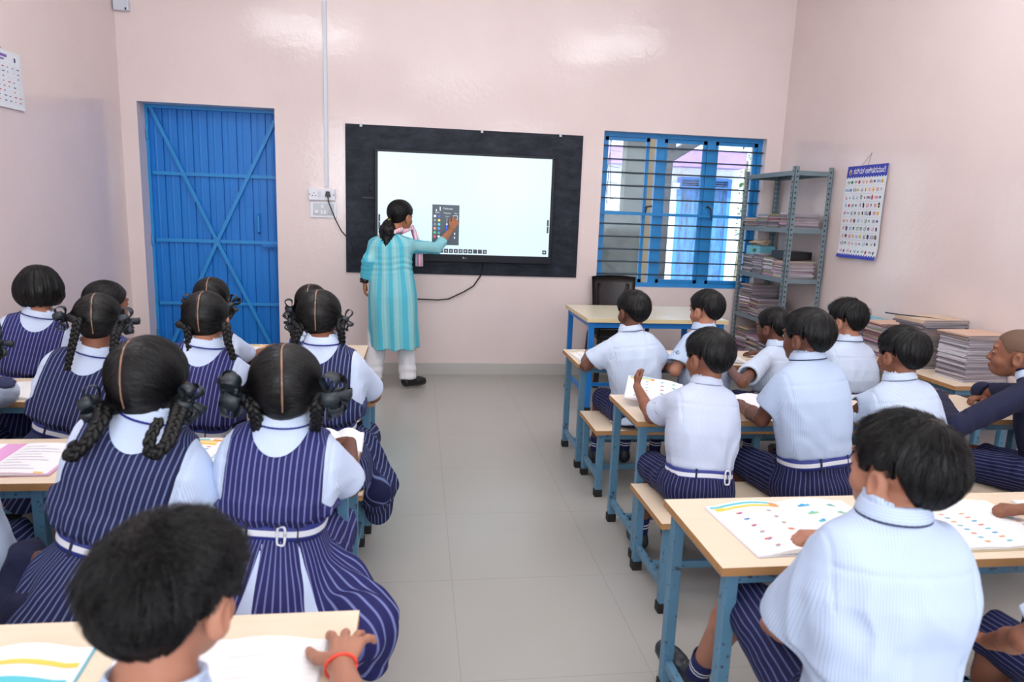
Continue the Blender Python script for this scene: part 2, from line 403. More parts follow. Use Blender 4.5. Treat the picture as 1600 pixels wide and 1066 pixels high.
obj('wall', MB().box((-5, 0, 0), (1.55, 0.3, 7)), 'out_white', h2)
for k in range(5): obj('window', MB().box((-3.4+k*1.0, -0.03, 3.55), (-2.7+k*1.0, 0.02, 4.5)), 'out_violet', h2)
for k in range(5): obj('window_pane', MB().box((-3.32+k*1.0, -0.05, 3.65), (-2.78+k*1.0, -0.03, 4.4)), 'out_blue', h2)
wl = tag(obj('yard_wall', MB().box((0, 0, 0), (0.50, 0.15, 1.62)).box((0.50, 0, 0), (0.72, 0.15, 3.3)), 'out_concrete', loc=(1.47, 1.2, -0.15)), 'grey olive wall standing just outside the left window pane', 'wall')
tag(obj('beige_pillar', MB().box((0, 0, 0), (0.15, 0.15, 3.3)), 'out_beige', loc=(2.20, 1.22, -0.15)), 'beige pillar outside, between the left and middle window panes', 'pillar')
b = MB()
b.bar((2.50, 1.4, 2.05), (4.6, 1.9, 3.3), 0.08, 0.10); b.bar((2.50, 1.4, 2.35), (4.6, 1.9, 3.6), 0.08, 0.10); b.box((2.38, 1.2, -0.15), (2.47, 1.29, 3.4))
for k in range(12): b.bar((2.56+k*0.17, 1.42+k*.04, 2.10+k*0.101), (2.56+k*0.17, 1.42+k*.04, 2.38+k*0.101), 0.02, 0.02)
tag(obj('staircase', b, 'out_steel'), 'dark steel stair stringer with rails rising outside the window', 'staircase')
b = MB(); rg = random.Random(2)
for k in range(7): b.tube([(1.77+0.03*k, 1.6, 1.40), (1.76+0.03*((k*3) % 7), 1.6, 2.5)], 0.004, 5)
for k in range(6): b.tube([(1.76, 1.6, 1.45+0.17*k), (2.02, 1.6, 1.42+0.17*k)], 0.003, 5)
b.box((1.71, 1.57, -.15), (1.745, 1.62, 2.7))
tag(obj('wire_trellis', b, 'out_steel'), 'bent wire trellis outside the upper left window pane', 'trellis')
rng = random.Random(4); b = MB()
for k in range(500):
    p = Vector((rng.gauss(0, .28), rng.gauss(0, .16), rng.uniform(0, 1.9))); a = rng.uniform(0, 6.3); s_ = rng.uniform(.04, .09)
    d = Vector((math.cos(a), math.sin(a), rng.uniform(-.6, .6))).normalized()*s_; q = d.cross(Vector((0, 0, 1))).normalized()*s_*.5
    b.add([p-d, p+q, p+d, p-q], [(0, 1, 2, 3)])
tree = empty('tree', (5.52, 5.9, -0.15), 'green tree beside the white building, at the right window edge', 'tree')
b2 = MB().tube([(0, 0, 0), (0.05, 0, 1.5), (0, 0, 2.6)], [0.07, 0.06, 0.03], 8)
obj('trunk', b2, 'out_beige', tree); obj('foliage', b, 'out_leaf', tree, loc=(0, 0, 1.2))

# ------------------------------------------------------------------ board, display, switches
bd = tag(obj('blackboard', MB().box((-0.735, -0.014, 0.873), (1.227, -0.001, 2.069)), 'board_paint', bevel=0.002), 'wide black painted wall board behind the display', 'blackboard')
b = MB()
for x in (-0.62, 0.36, 1.02): b.box((x, -0.02, 2.05), (x+0.02, -0.014, 2.075))
obj('clip', b, 'switch_grey', bd)
TY = -0.09
tv = empty('interactive_display', (0.245, 0, 0.985), 'large interactive flat panel showing a white canvas and a dark tool menu', 'display')
LX, LZ = -0.245, -0.985
b = MB(); x0, x1, z0, z1 = -0.497, 0.985, 0.988, 1.879; sx0, sx1, sz0, sz1 = -0.472, 0.957, 1.050, 1.858
b.box((x0, TY+0.02, z0), (x1, -0.03, z1)); b.box((x0, TY, z0), (x1, TY+0.02, sz0)); b.box((x0, TY, sz1), (x1, TY+0.02, z1)); b.box((x0, TY, sz0), (sx0, TY+0.02, sz1)); b.box((sx1, TY, sz0), (x1, TY+0.02, sz1))
b.box((0.0, -0.03, 1.2), (0.5, -0.0145, 1.6))
obj('bezel', b, 'tv_bezel', tv, loc=(LX, 0, LZ), bevel=0.003)
scr = obj('screen', MB().box((sx0, TY+0.004, sz0), (sx1, TY+0.019, sz1)), 'screen_white', tv, loc=(LX, 0, LZ))
def flat_rect(b, x0, z0, x1, z1, y): return b.add([(x0, y, z0), (x1, y, z0), (x1, y, z1), (x0, y, z1)], [(0, 1, 2, 3)])
def disc(b, x, z, r, y, n=20): return b.add([(x+r*math.cos(2*math.pi*i/n), y, z+r*math.sin(2*math.pi*i/n)) for i in range(n)], [tuple(range(n))])
ys = TY+0.0035
b = MB(); px0, px1, pz0, pz1 = -0.030, 0.193, 1.126, 1.455
flat_rect(b, px0, pz0, px1, pz1, ys)
UI = ['ui_panel', 'ui_white', 'ui_grey', 'ui_blue', 'ui_yellow', 'ui_cyan', 'ui_sky', 'ui_green', 'ui_red', 'ui_peach', 'ui_button', 'ui_dim']
W_, H_ = px1-px0, pz1-pz0
def uv(u, v_): return px0+u*W_, pz1-v_*H_
y2 = ys-0.0006
for r_, (m1_, m2_) in enumerate(((1, 3), (2, 4), (2, 5), (9, 6), (7, 3), (8, 1))):
    for c_, mm in ((0, m1_), (1, m2_)):
        b.mat(mm); X, Z = uv(0.10+c_*0.155, 0.285+r_*0.102); disc(b, X, Z, 0.0105, y2)
        if r_ == 2 and c_ == 0: b.mat(10); disc(b, X, Z, 0.004, y2-0.0004)
        if r_ == 4 and c_ == 1: b.mat(7); b.add([(X-0.0105, y2-0.0004, Z), (X+0.0105, y2-0.0004, Z), (X+0.006, y2-0.0004, Z-0.009), (X-0.006, y2-0.0004, Z-0.009)], [(0, 1, 2, 3)][::-1])
b.mat(1); X, Z = uv(0.15, 0.14); flat_rect(b, X-0.004, Z-0.009, X+0.004, Z+0.009, y2); X, Z = uv(0.29, 0.10); flat_rect(b, X-0.004, Z-0.016, X+0.004, Z+0.016, y2)
b.mat(2); X, Z = uv(0.545, 0.40); flat_rect(b, X-0.003, Z-0.03, X+0.003, Z+0.03, y2)
b.mat(3); X, Z = uv(0.54, 0.57); flat_rect(b, X-0.005, Z-0.03, X+0.005, Z+0.03, y2)
b.mat(1); X, Z = uv(0.545, 0.48); disc(b, X, Z, 0.007, y2-0.0003)
X, Z = uv(0.86, 0.31)
for dx, dz, a_, c_ in ((-.016, 0, .0015, .016), (.016, 0, .0015, .016), (0, .016, .016, .0015), (0, -.016, .016, .0015)): flat_rect(b, X+dx-a_, Z+dz-c_, X+dx+a_, Z+dz+c_, y2)
for v_ in (0.70, 0.80): X, Z = uv(0.84, v_); disc(b, X, Z, 0.005, y2); flat_rect(b, X-.004, Z-.012, X+.004, Z, y2)
mp = obj('tool_menu', b, UI, scr)
def text(body, name, size, mat, parent, loc, rot=(R(90), 0, 0), align='CENTER', extr=0.0002, xs=1.0):
    c = bpy.data.curves.new(name, 'FONT'); c.body = body; c.size = size; c.align_x = align; c.align_y = 'CENTER'; c.extrude = extr
    c.materials.append(MATS[mat]); t_ = bpy.data.objects.new(name, c); COL.objects.link(t_); bpy.context.view_layer.update()
    me = bpy.data.meshes.new_from_object(t_.evaluated_get(bpy.context.evaluated_depsgraph_get())); bpy.data.objects.remove(t_); bpy.data.curves.remove(c)
    o = bpy.data.objects.new(name, me); COL.objects.link(o); o.parent = parent; o.location = loc; o.rotation_euler = rot; o.scale = (xs, 1, 1)
    return o
for s_, u_, v_, sz in (('Thickness', .58, .095, .020), ('Color', .19, .195, .015), ('Thickness', .55, .205, .015), ('Size', .87, .205, .014), ('5 mm', .55, .285, .013)):
    X, Z = uv(u_, v_); text(s_, 'menu_text', sz, 'ui_white', scr, (X, y2, Z))
b = MB(); tz = 1.078
for k in range(11):
    X = 0.413-0.0405*k; b.mat(0); flat_rect(b, X-0.017, tz-0.017, X+0.017, tz+0.017, ys)
    if k in (1, 2): b.mat(2)
    else: b.mat(1)
    if k == 0: disc(b, X+.003, tz-.002, .005, y2); flat_rect(b, X-.008, tz+.003, X-.001, tz+.007, y2)
    elif k in (1, 2): flat_rect(b, X-.007, tz-.001, X+.007, tz+.001, y2)
    elif k == 4: 
        disc(b, X, tz, .007, y2); b.mat(0); disc(b, X+.002, tz-.001, .004, y2-.0003)
    elif k == 5:
        flat_rect(b, X-.006, tz-.007, X+.006, tz+.007, y2); b.mat(0); flat_rect(b, X-.004, tz-.005, X+.004, tz+.005, y2-.0003)
    else: flat_rect(b, X-.005, tz-.005, X+.005, tz+.004, y2)
b.mat(0); flat_rect(b, 0.905, 1.070, 0.939, 1.104, ys); b.mat(1); flat_rect(b, .916, 1.082, .928, 1.092, y2)
b.mat(0); flat_rect(b, -0.468, 1.24, -0.452, 1.36, ys); flat_rect(b, 0.934, 1.25, 0.950, 1.36, ys); b.mat(1); disc(b, .942, 1.305, .004, y2); disc(b, -.46, 1.30, .004, y2)
obj('toolbar', b, ['ui_button', 'ui_white', 'ui_dim'], scr)
b = MB()
b.add([(0.232, TY-.001, 1.024), (0.239, TY-.001, 1.020), (0.236, TY-.001, 1.031), (0.228, TY-.001, 1.031)], [(0, 1, 2, 3)])
b.tube([(0.230, TY-.001, 1.013), (0.238, TY-.001, 1.022), (0.246, TY-.001, 1.022), (0.256, TY-.001, 1.020), (0.262, TY-.001, 1.016)], 0.0018, 5)
obj('logo', b, 'switch_grey', tv, loc=(LX, 0, LZ))
cb = MB(); cb.tube([(0.41, -0.03, 0.99), (0.405, -0.02, 0.93), (0.39, -0.02, 0.87), (0.33, -0.02, 0.78), (0.25, -0.02, 0.73), (0.12, -0.02, 0.665), (0.03, -0.02, 0.655), (-0.15, -0.02, 0.66), (-0.3, -0.02, 0.7)], 0.006, 8)
tag(obj('cable', cb, 'black_plastic'), 'black cable looping down the wall from under the display', 'cable')
b = MB(); b.box((-0.90, -0.018, 1.56), (-0.872, 0, ZC)); tag(obj('conduit', b, 'conduit_white', bevel=0.003), 'white plastic cable conduit running up the wall to the ceiling', 'conduit')
sk = tag(obj('socket_box', MB().box((-1.028, -0.035, 1.455), (-0.818, 0, 1.547)), 'white_plastic', bevel=0.004), 'white surface socket box with a black plug in it', 'socket')
b = MB()
for x, z in ((-0.985, 1.51), (-0.997, 1.49), (-0.973, 1.49), (-1.018, 1.50), (-0.828, 1.50)): disc(b, x, z, 0.0045, -0.0356, 10)
obj('socket_hole', b, 'black_plastic', sk); obj('switch', MB().box((-0.952, -0.042, 1.48), (-0.925, -0.034, 1.525)), 'conduit_white', sk, bevel=0.002)
sb = tag(obj('switch_plate', MB().box((-1.020, -0.014, 1.315), (-0.805, 0, 1.445)), 'white_plastic', bevel=0.004), 'white flush switch plate below the socket box', 'switch plate')
obj('inner_plate', MB().box((-0.995, -0.017, 1.333), (-0.83, -0.012, 1.43)), 'switch_grey', sb, bevel=0.002)
for x in (-0.935, -0.912): obj('switch', MB().box((x, -0.023, 1.342), (x+0.018, -0.015, 1.375)), 'white_plastic', sb, bevel=0.002)
obj('switch', MB().box((-0.93, -0.023, 1.39), (-0.912, -0.015, 1.42)), 'white_plastic', sb, bevel=0.002)
b = MB(); n = 16; b.tube([(-0.967, -0.015, 1.362), (-0.967, -0.034, 1.362)], 0.013, 16); obj('regulator_knob', b, 'white_plastic', sb)
b = MB()
for x, z in ((-0.863, 1.37), (-0.873, 1.35), (-0.853, 1.35)): disc(b, x, z, 0.004, -0.0176, 10)
obj('socket_hole', b, 'black_plastic', sb)
pl = tag(obj('plug', MB().prism([(-.022, -.02), (.022, -.02), (.014, .022), (-.014, .022)], -.065, -.036), 'black_plastic', loc=(-0.872, 0, 1.505), bevel=0.004), 'black three pin plug with cord, pushed into the wall socket', 'plug')
b = MB(); b.tube([(0, -.055, -.018), (0.005, -.06, -.06), (0.03, -.05, -.13), (0.055, -.03, -.20), (0.10, -.02, -.29), (0.16, -.016, -.36), (0.185, -.016, -.40), (0.20, -.018, -.46)], 0.0045, 8)
obj('cord', b, 'black_plastic', pl)
b = MB(); b.tube([(-.53, -.02, 1.60), (-.545, -.03, 1.60), (-.548, -.03, 1.545), (-.53, -.02, 1.54)], .004, 6); b.box((-.60, -.03, 1.485), (-.50, -.012, 1.495))
tag(obj('wall_bracket', b, 'grille_bar'), 'small dark bracket on the board left of the display', 'bracket')
b = MB(); b.tube([(0, -0.004, 0), (0, 0, 0)], 0.045, 24); rc_ = tag(obj('round_cover', b, 'wall_paint', loc=(1.773, 0, 2.784)), 'round blank cover plate high on the pink wall', 'cover plate')
b = MB()
for k in range(24):
    a0, a1 = 2*math.pi*k/24, 2*math.pi*(k+1)/24
    b.add([(r_*math.cos(a), -0.0045, r_*math.sin(a)) for a in (a0, a1) for r_ in (.0435, .0455)], [(0, 2, 3, 1)])
disc(b, .012, .012, .004, -.0045, 8); disc(b, -.014, -.010, .003, -.0045, 8); obj('rim', b, 'switch_grey', rc_)
lb = tag(obj('junction_box', MB().box((-2.425, -0.04, 2.80), (-2.315, 0, 2.885)), 'conduit_white', bevel=.004), 'small white box high in the left corner, cut by the photo top', 'junction box')
obj('indicator', MB().box((-2.34, -0.045, 2.805), (-2.33, -0.038, 2.82)), 'black_plastic', lb)
for x, y, z, a in TUBES:
    tb = empty('tube_lamp', (x, y, z), None, 'lamp', rot=(0, 0, R(a))); tb['label'] = {-1.45: 'fluorescent tube fitting under the ceiling, left side', 2.2: 'fluorescent tube fitting under the ceiling, right side', 0.4: 'fluorescent tube fitting under the ceiling, behind the camera'}[x]; tb['group'] = 'ceiling tube lamps'
    obj('housing', MB().box((-0.6, -0.03, 0.0), (0.6, 0.03, 0.05)), 'white_plastic', tb)
    obj('rod', MB().tube([(0, 0, 0.05), (0, 0, ZC-z-.004)], 0.008, 8), 'white_plastic', tb)
    obj('tube', MB().tube([(-0.58, 0, -0.02), (0.58, 0, -0.02)], 0.019, 10), 'tube_glow', tb)
# ------------------------------------------------------------------ school desks and benches
def plank(x0, x1, y0, y1, z, t=0.022, loc=(0, 0, 0)):
    b = MB(); b.mat(0); b.add([(x0, y0, z), (x1, y0, z), (x1, y1, z), (x0, y1, z)], [(0, 1, 2, 3)])
    b.mat(1); vs = [(x0, y0, z), (x1, y0, z), (x1, y1, z), (x0, y1, z), (x0, y0, z-t), (x1, y0, z-t), (x1, y1, z-t), (x0, y1, z-t)]
    b.add(vs, [(0, 4, 5, 1), (1, 5, 6, 2), (2, 6, 7, 3), (3, 7, 4, 0), (7, 6, 5, 4)]); return b
def steel_set(root, x0, x1, y0, y1, z, lx, mat='desk_steel', w=0.032, rail=0.10, midlegs=True, shelf=False, ov=0.03):
    """legs, rails, feet. lx: x of leg pairs"""
    yn, yf = y0+ov, y1-ov
    for x in lx:
        for y in (yn, yf):
            l = obj('leg', MB().box((x-w/2, y-w/2, 0.018), (x+w/2, y+w/2, z-0.022)), mat, root, bevel=0.002)
            b = MB(); b.box((x-w/2-.004, y-w/2-.004, 0), (x+w/2+.004, y+w/2+.004, 0.038)); obj('foot_cap', b, 'black_rubber', l, bevel=0.003)
    b = MB()
    b.box((lx[0], yn-0.012, z-0.052), (lx[-1], yn+0.012, z-0.0225)); b.box((lx[0], yf-0.012, z-0.052), (lx[-1], yf+0.012, z-0.0225))
    for x in lx: b.box((x-0.012, yn, z-0.052), (x+0.012, yf, z-0.0225)); b.box((x-0.011, yn, rail-0.014), (x+0.011, yf, rail+0.014))
    ym = (yn+yf)/2; b.box((lx[0], ym-0.011, rail-0.014), (lx[-1], ym+0.011, rail+0.014))
    obj('frame_rail', b, mat, root, bevel=0.002)
def desk(x0, x1, y0, y1, label, z=0.605, name='school_desk', group='long school desks', top='laminate', shelf=False, cat='desk', lx=None):
    root = empty(name, ((x0+x1)/2, (y0+y1)/2, 0), label, cat, group); cx, cy = (x0+x1)/2, (y0+y1)/2
    X0, X1, Y0, Y1 = x0-cx, x1-cx, y0-cy, y1-cy
    obj('desktop', plank(X0, X1, Y0, Y1, z), [top, 'ply_edge'], root)
    if lx is None: lx = [X0+0.035, (X0+X1)/2, X1-0.035]
    steel_set(root, X0, X1, Y0, Y1, z, lx)
    if shelf:
        b = MB(); b.box((X0+0.06, Y0+0.05, z-0.17), (X1-0.06, Y1-0.05, z-0.155)); obj('book_shelf', b, 'ply_edge', root)
        b = MB()
        for x in lx:
            for y in (Y0+.05, Y1-.05): b.box((x-.006, y-.006, z-.17), (x+.006, y+.006, z-.05))
        obj('shelf_bracket', b, 'desk_steel', root)
    return root
def bench(x0, x1, y0, y1, label, z=0.355, group='long school benches'):
    return desk(x0, x1, y0, y1, label, z, 'school_bench', group, 'laminate', False, 'bench')
# right block
RX = 0.735
desk(RX, 2.50, -2.31, -1.89, 'long wooden desk in the right block, front row, beside the teacher table')
desk(RX, 2.50, -3.37, -2.95, 'long wooden desk in the right block, second row from the board')
desk(0.575, 2.35, -4.53, -4.13, 'long wooden desk nearest the camera on the right, open workbooks on it')
bench(0.745, 2.48, -2.72, -2.36, 'long bench in the right block, front row, four boys sitting on it')
bench(0.715, 2.48, -3.77, -3.40, 'long bench in the right block, middle row, with boys in striped shorts')
bench(0.62, 2.35, -5.02, -4.66, 'long bench at the lower right, under the nearest boy with wavy hair')
# left block
desk(-2.20, -0.43, -2.22, -1.82, 'long wooden desk in the left block, front row, nearest the blue door')
desk(-2.12, -0.32, -3.07, -2.67, 'long wooden desk in the left block, second row, pink edged sheet on it')
desk(-2.12, -0.33, -3.93, -3.53, 'long wooden desk in the left block, third row, pink and white notebook on it')
desk(-2.00, -0.255, -5.04, -4.645, 'long wooden desk at the lower left edge, under the nearest boy hand')
bench(-2.20, -0.43, -2.64, -2.32, 'long bench in the left block, front row, by the bob haired girl')
bench(-2.12, -0.34, -3.47, -3.13, 'long bench in the left block, second row, behind the pink edged sheet')
bench(-2.12, -0.33, -4.39, -4.04, 'long bench in the left block, third row, under the large braided girls')
bench(-2.00, -0.30, -5.50, -5.14, 'long bench at the bottom left, under the nearest boy')

# teacher table
tr = empty('teacher_table', (1.57, -0.81, 0), 'cream topped table with bright blue legs by the window', 'table')
obj('tabletop', plank(-0.515, 0.545, -0.375, 0.375, 0.69, 0.028), ['laminate_pale', 'cream_edge'], tr)
b = MB()
for x in (-0.475, 0.50):
    for y in (-0.34, 0.345):
        l = obj('leg', MB().box((x-.019, y-.019, 0), (x+.019, y+.019, 0.662)), 'bright_blue_steel', tr, bevel=.002)
        obj('foot_cap', MB().box((x-.023, y-.023, 0), (x+.023, y+.023, 0.03)), 'black_rubber', l)
    b.box((x-.013, -.34, .62), (x+.013, .345, .66)); b.box((x-.013, -.34, .10), (x+.013, .345, .13))
b.box((-.475, -.353, .62), (.50, -.327, .66)); b.box((-.475, .332, .62), (.50, .358, .66)); b.box((-.475, -.01, .10), (.50, .01, .13))
obj('frame_rail', b, 'bright_blue_steel', tr, bevel=.002)

# brown moulded chair (seen from its front: its back is to the wall)
ch = empty('plastic_chair', (1.545, -0.24, 0), 'dark brown moulded plastic chair with woven pattern back', 'chair')
def lathe_panel(x0, x1, z0, z1, yb, bow=0.03, t=0.012, nx=10, nz=8, taper=0.02):
    b = MB(); vs = []; fs = []
    for s_ in (0, 1):
        for j in range(nz+1):
            for i in range(nx+1):
                u = i/nx; v_ = j/nz; z = z0+(z1-z0)*v_; hw = (x1-x0)/2-taper*(1-v_)
                vs.append(((x0+x1)/2+(2*u-1)*hw, yb+0.06*v_-bow*(1-(2*u-1)**2)*-1-s_*t, z+(0.012*(1-(2*u-1)**2) if j == nz else 0)))
    N = (nx+1)*(nz+1)
    for j in range(nz):
        for i in range(nx):
            a = j*(nx+1)+i; fs.append((a, a+nx+1, a+nx+2, a+1)); fs.append((a+N, a+1+N, a+nx+2+N, a+nx+1+N))
    for j in range(nz):
        for a, c_ in ((j*(nx+1), (j+1)*(nx+1)), (j*(nx+1)+nx, (j+1)*(nx+1)+nx)): fs.append((a, c_, c_+N, a+N))
    for i in range(nx):
        for a, c_ in ((i, i+1), (nz*(nx+1)+i, nz*(nx+1)+i+1)): fs.append((a, c_, c_+N, a+N))
    return b.add(vs, fs)
t = NT('chair_weave'); v = t.pos('Object'); s3 = t.n('ShaderNodeSeparateXYZ', {'Vector': v})
wx = t.math('SINE', t.math('MULTIPLY', s3.outputs[0], 320)); wz = t.math('SINE', t.math('MULTIPLY', s3.outputs[2], 420)); pr = t.math('MULTIPLY', wx, wz)
t.set(Base_Color=t.mix(t.ramp(pr, 0.1, 0.6), lin((30, 26, 28)), lin((86, 76, 74))), Roughness=0.4).bump(pr, 0.6, 0.004)
back = obj('backrest', lathe_panel(-.195, .195, .44, .895, .10), 'chair_brown', ch, smooth=True)
obj('woven_panel', lathe_panel(-.145, .145, .50, .835, .095, t=0.006), 'chair_weave', back, smooth=True)
b = MB(); b.box((-.21, -.22, .40), (.21, .16, .43)); obj('seat', b, 'chair_brown', ch, bevel=.012)
for x, y in ((-.19, -.2), (.19, -.2), (-.19, .15), (.19, .15)): obj('leg', MB().bar((x, y, .41), (x*1.12, y*1.12, 0), .045, .03), 'chair_brown', ch, bevel=.004)
for s_ in (-1, 1):
    b = MB(); b.tube([(s_*.20, .13, .64), (s_*.225, 0, .645), (s_*.225, -.16, .63), (s_*.215, -.20, .55), (s_*.205, -.20, .41)], .017, 8); obj('armrest', b, 'chair_brown', ch, smooth=True)

# steel rack
rk = empty('steel_rack', (2.84, -0.46, 0), 'grey slotted angle steel rack stacked with old notebooks', 'rack')
rx0, rx1, ry0, ry1 = -0.16, 0.155, -0.41, 0.41
def slot_post(x, y, sx, sy):
    b = MB(); w_ = 0.038; t_ = 0.003; b.mat(0)
    b.box(tuple(np.minimum((x, y, 0), (x+sx*w_, y+sy*t_, 0))[:2])+(0,), tuple(np.maximum((x, y, 0), (x+sx*w_, y+sy*t_, 0))[:2])+(1.835,))
    b.box(tuple(np.minimum((x, y, 0), (x+sx*t_, y+sy*w_, 0))[:2])+(0,), tuple(np.maximum((x, y, 0), (x+sx*t_, y+sy*w_, 0))[:2])+(1.835,))
    b.mat(1)
    for k in range(45):
        z = 0.03+k*0.04
        xa, xb = sorted((x+sx*.015, x+sx*.027)); ya, yb_ = sorted((y+sy*.015, y+sy*.027))
        for e in (-.0005, t_+.0005):
            yy_ = y+sy*e; b.add([(xa, yy_, z), (xb, yy_, z), (xb, yy_, z+.014), (xa, yy_, z+.014)], [(0, 1, 2, 3)])
            xx_ = x+sx*e; b.add([(xx_, ya, z), (xx_, yb_, z), (xx_, yb_, z+.014), (xx_, ya, z+.014)], [(0, 1, 2, 3)])
    return b
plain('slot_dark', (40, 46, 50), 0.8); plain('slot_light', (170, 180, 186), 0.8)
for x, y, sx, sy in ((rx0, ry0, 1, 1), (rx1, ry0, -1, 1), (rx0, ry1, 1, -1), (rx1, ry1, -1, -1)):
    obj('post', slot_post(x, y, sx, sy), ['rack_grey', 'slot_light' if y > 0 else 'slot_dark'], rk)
SHZ = [1.80, 1.365, 0.975, 0.615, 0.25]
for z in SHZ:
    b = MB(); b.box((rx0+.004, ry0+.004, z), (rx1-.004, ry1-.004, z+.003)); 
    b.box((rx0+.004, ry0+.004, z-.032), (rx0+.006, ry1-.004, z)); b.box((rx1-.006, ry0+.004, z-.032), (rx1-.004, ry1-.004, z)); b.box((rx0+.004, ry0+.004, z-.032), (rx1-.004, ry0+.006, z)); b.box((rx0+.004, ry1-.006, z-.032), (rx1-.004, ry1-.004, z))
    obj('shelf', b, 'rack_grey', rk)

# side table
st = desk(2.63, 3.005, -2.785, -1.20, 'wooden side desk along the right wall, loaded with book stacks', 0.605, 'side_desk', None, 'laminate')
if 'group' in st: del st['group']

# ------------------------------------------------------------------ notebooks in stacks
def book_mesh(w_, d_, t_, cover):
    b = MB(); ct = min(0.0009, t_*.15)
    b.mat(0)
    for z in (0, t_-ct): b.box((-w_/2, -d_/2, z), (w_/2, d_/2, z+ct))
    b.box((-w_/2, -d_/2, 0), (-w_/2+.001, d_/2, t_))
    b.mat(1); n = 6; ir = random.Random(int(w_*1e4+d_*1e5+t_*1e6)); pts = []
    x0, x1, y0, y1 = -w_/2+.001, w_/2-.003, -d_/2+.002, d_/2-.002
    b.box((x0, y0, ct), (x1, y1, t_-ct)); return b.mesh('notebook', [cover, 'page_edges'])
BOOKM = {}
COVS = ['cover_pink', 'cover_white', 'cover_grey', 'cover_buff', 'cover_olive', 'cover_red', 'cover_grey', 'cover_grey', 'paper_grey', 'paper_grey', 'paper_grey']
def get_book(rng, w_, d_, covs=COVS, ts=(.005, .008, .012)):
    k = (w_, d_, rng.choice(ts), rng.choice(covs))
    if k not in BOOKM: BOOKM[k] = book_mesh(*k)
    return BOOKM[k], k[2]
def stack(x, y, z, n, w_, d_, label, group, rz=0, seed=0, covs=COVS, ts=(.005, .008, .012), jit=.008, top=None, lean=0, tilt=0, name='notebook'):
    rng = random.Random(seed); last = None
    for i in range(n):
        me, t_ = get_book(rng, w_, d_, covs, ts)
        if i == n-1 and top: me, t_ = get_book(rng, w_, d_, [top], ts)
        o = bpy.data.objects.new(name, me); COL.objects.link(o)
        flip = math.pi if rng.random() < .4 else 0
        o.location = (x+rng.uniform(-jit, jit)+lean*i*.001, y+rng.uniform(-jit, jit), z); o.rotation_euler = (0, 0, rz+flip+rng.uniform(-.05, .05))
        tag(o, label, 'notebook', group); z += t_+.0004; last = o
    if top and last is not None: last['label'] = label.replace('notebook in', 'topmost notebook of'); last['group'] = group
    return z
X_ = 2.84; S1, S2, S3, S4 = SHZ[1]+.003, SHZ[2]+.003, SHZ[3]+.003, SHZ[4]+.003
G = 'old notebooks on the steel rack'
stack(X_-.01, -0.74, S1, 13, .24, .17, 'worn notebook in the near stack on the second rack shelf', G+', second shelf, near stack', 0, 1)
stack(X_-.01, -0.55, S1, 12, .23, .17, 'worn notebook in the middle stack on the second rack shelf', G+', second shelf, middle stack', 0, 2, top='cover_olive')
stack(X_-.01, -0.36, S1, 13, .23, .17, 'worn notebook in the third stack from the front, second rack shelf', G+', second shelf, third stack', .05, 3, top='cover_teal')
stack(X_-.03, -0.17, S1, 8, .22, .18, 'loose slid notebook at the window end of the second rack shelf', G+', second shelf, window end', .2, 4, jit=.02)
z3 = stack(X_-.01, -0.73, S2, 16, .24, .19, 'pale notebook in the near stack on the third rack shelf', G+', third shelf, near stack', 0, 5, covs=['cover_white', 'cover_pink', 'cover_buff', 'cover_red'])
stack(X_-.01, -0.53, S2, 15, .22, .17, 'notebook in the middle stack on the third rack shelf', G+', third shelf, middle stack', 0, 6, covs=['cover_pink', 'cover_olive', 'cover_white'], top='cover_olive')
stack(X_-.01, -0.34, S2, 18, .22, .17, 'grey notebook in the third stack on the third rack shelf', G+', third shelf, third stack', 0, 7, covs=['cover_grey', 'paper_grey'])
z4 = stack(X_-.01, -0.16, S2, 18, .22, .17, 'grey notebook in the window end stack on the third rack shelf', G+', third shelf, window end', 0, 8, covs=['cover_grey', 'paper_grey'])
stack(X_-.01, -0.20, S3, 30, .24, .18, 'dusty notebook in the tall window end stack, fourth rack shelf', G+', fourth shelf, tall stack', .1, 9, jit=.014)
stack(X_-.02, -0.40, S3, 18, .24, .18, 'dusty notebook in the lower middle stack on the fourth rack shelf', G+', fourth shelf, middle stack', -.1, 10, jit=.014)
stack(X_-.01, -0.69, S3, 10, .24, .21, 'notebook in the low near stack on the fourth rack shelf', G+', fourth shelf, near stack', 0, 11, top='cover_olive')
stack(X_-.01, -0.18, S4, 24, .24, .18, 'crumpled notebook in the window end stack on the bottom rack shelf', G+', bottom shelf, window end', .1, 12, jit=.016)
stack(X_-.01, -0.40, S4, 22, .24, .18, 'crumpled notebook in the middle stack on the bottom rack shelf', G+', bottom shelf, middle stack', 0, 13, jit=.016)
stack(X_-.01, -0.63, S4, 20, .24, .18, 'crumpled notebook in the near stack on the bottom rack shelf', G+', bottom shelf, near stack', 0, 14, jit=.016)
tag(obj('speaker', MB().box((-.11, -.12, 0), (.11, .12, .062)), 'black_plastic', loc=(X_, -.66, max(z3, S2+.145)), bevel=.006), 'black box lying on the pale notebooks of the third rack shelf', 'box')
bx = tag(obj('chalk_box', MB().box((-.08, -.09, 0), (.08, .09, .075)), 'cover_teal', loc=(X_-.03, -.20, z4), rot=(0, 0, .2), bevel=.003), 'small teal carton on the notebooks of the third rack shelf', 'box')
b = MB(); b.add([(-.081, -.05, .03), (-.081, -.02, .02), (-.081, .01, .035), (-.081, -.01, .05), (-.081, -.04, .055)], [(0, 1, 2, 3, 4)][::-1]); obj('print', b, 'out_leaf', bx)
b = MB(); rg = random.Random(3); pts = [(.06*math.cos(a_*.9)+rg.uniform(-.02, .02), .07*math.sin(a_*.9)+rg.uniform(-.02, .02), .02+.012*math.sin(a_*2.1)+.004*a_*.4) for a_ in range(16)]
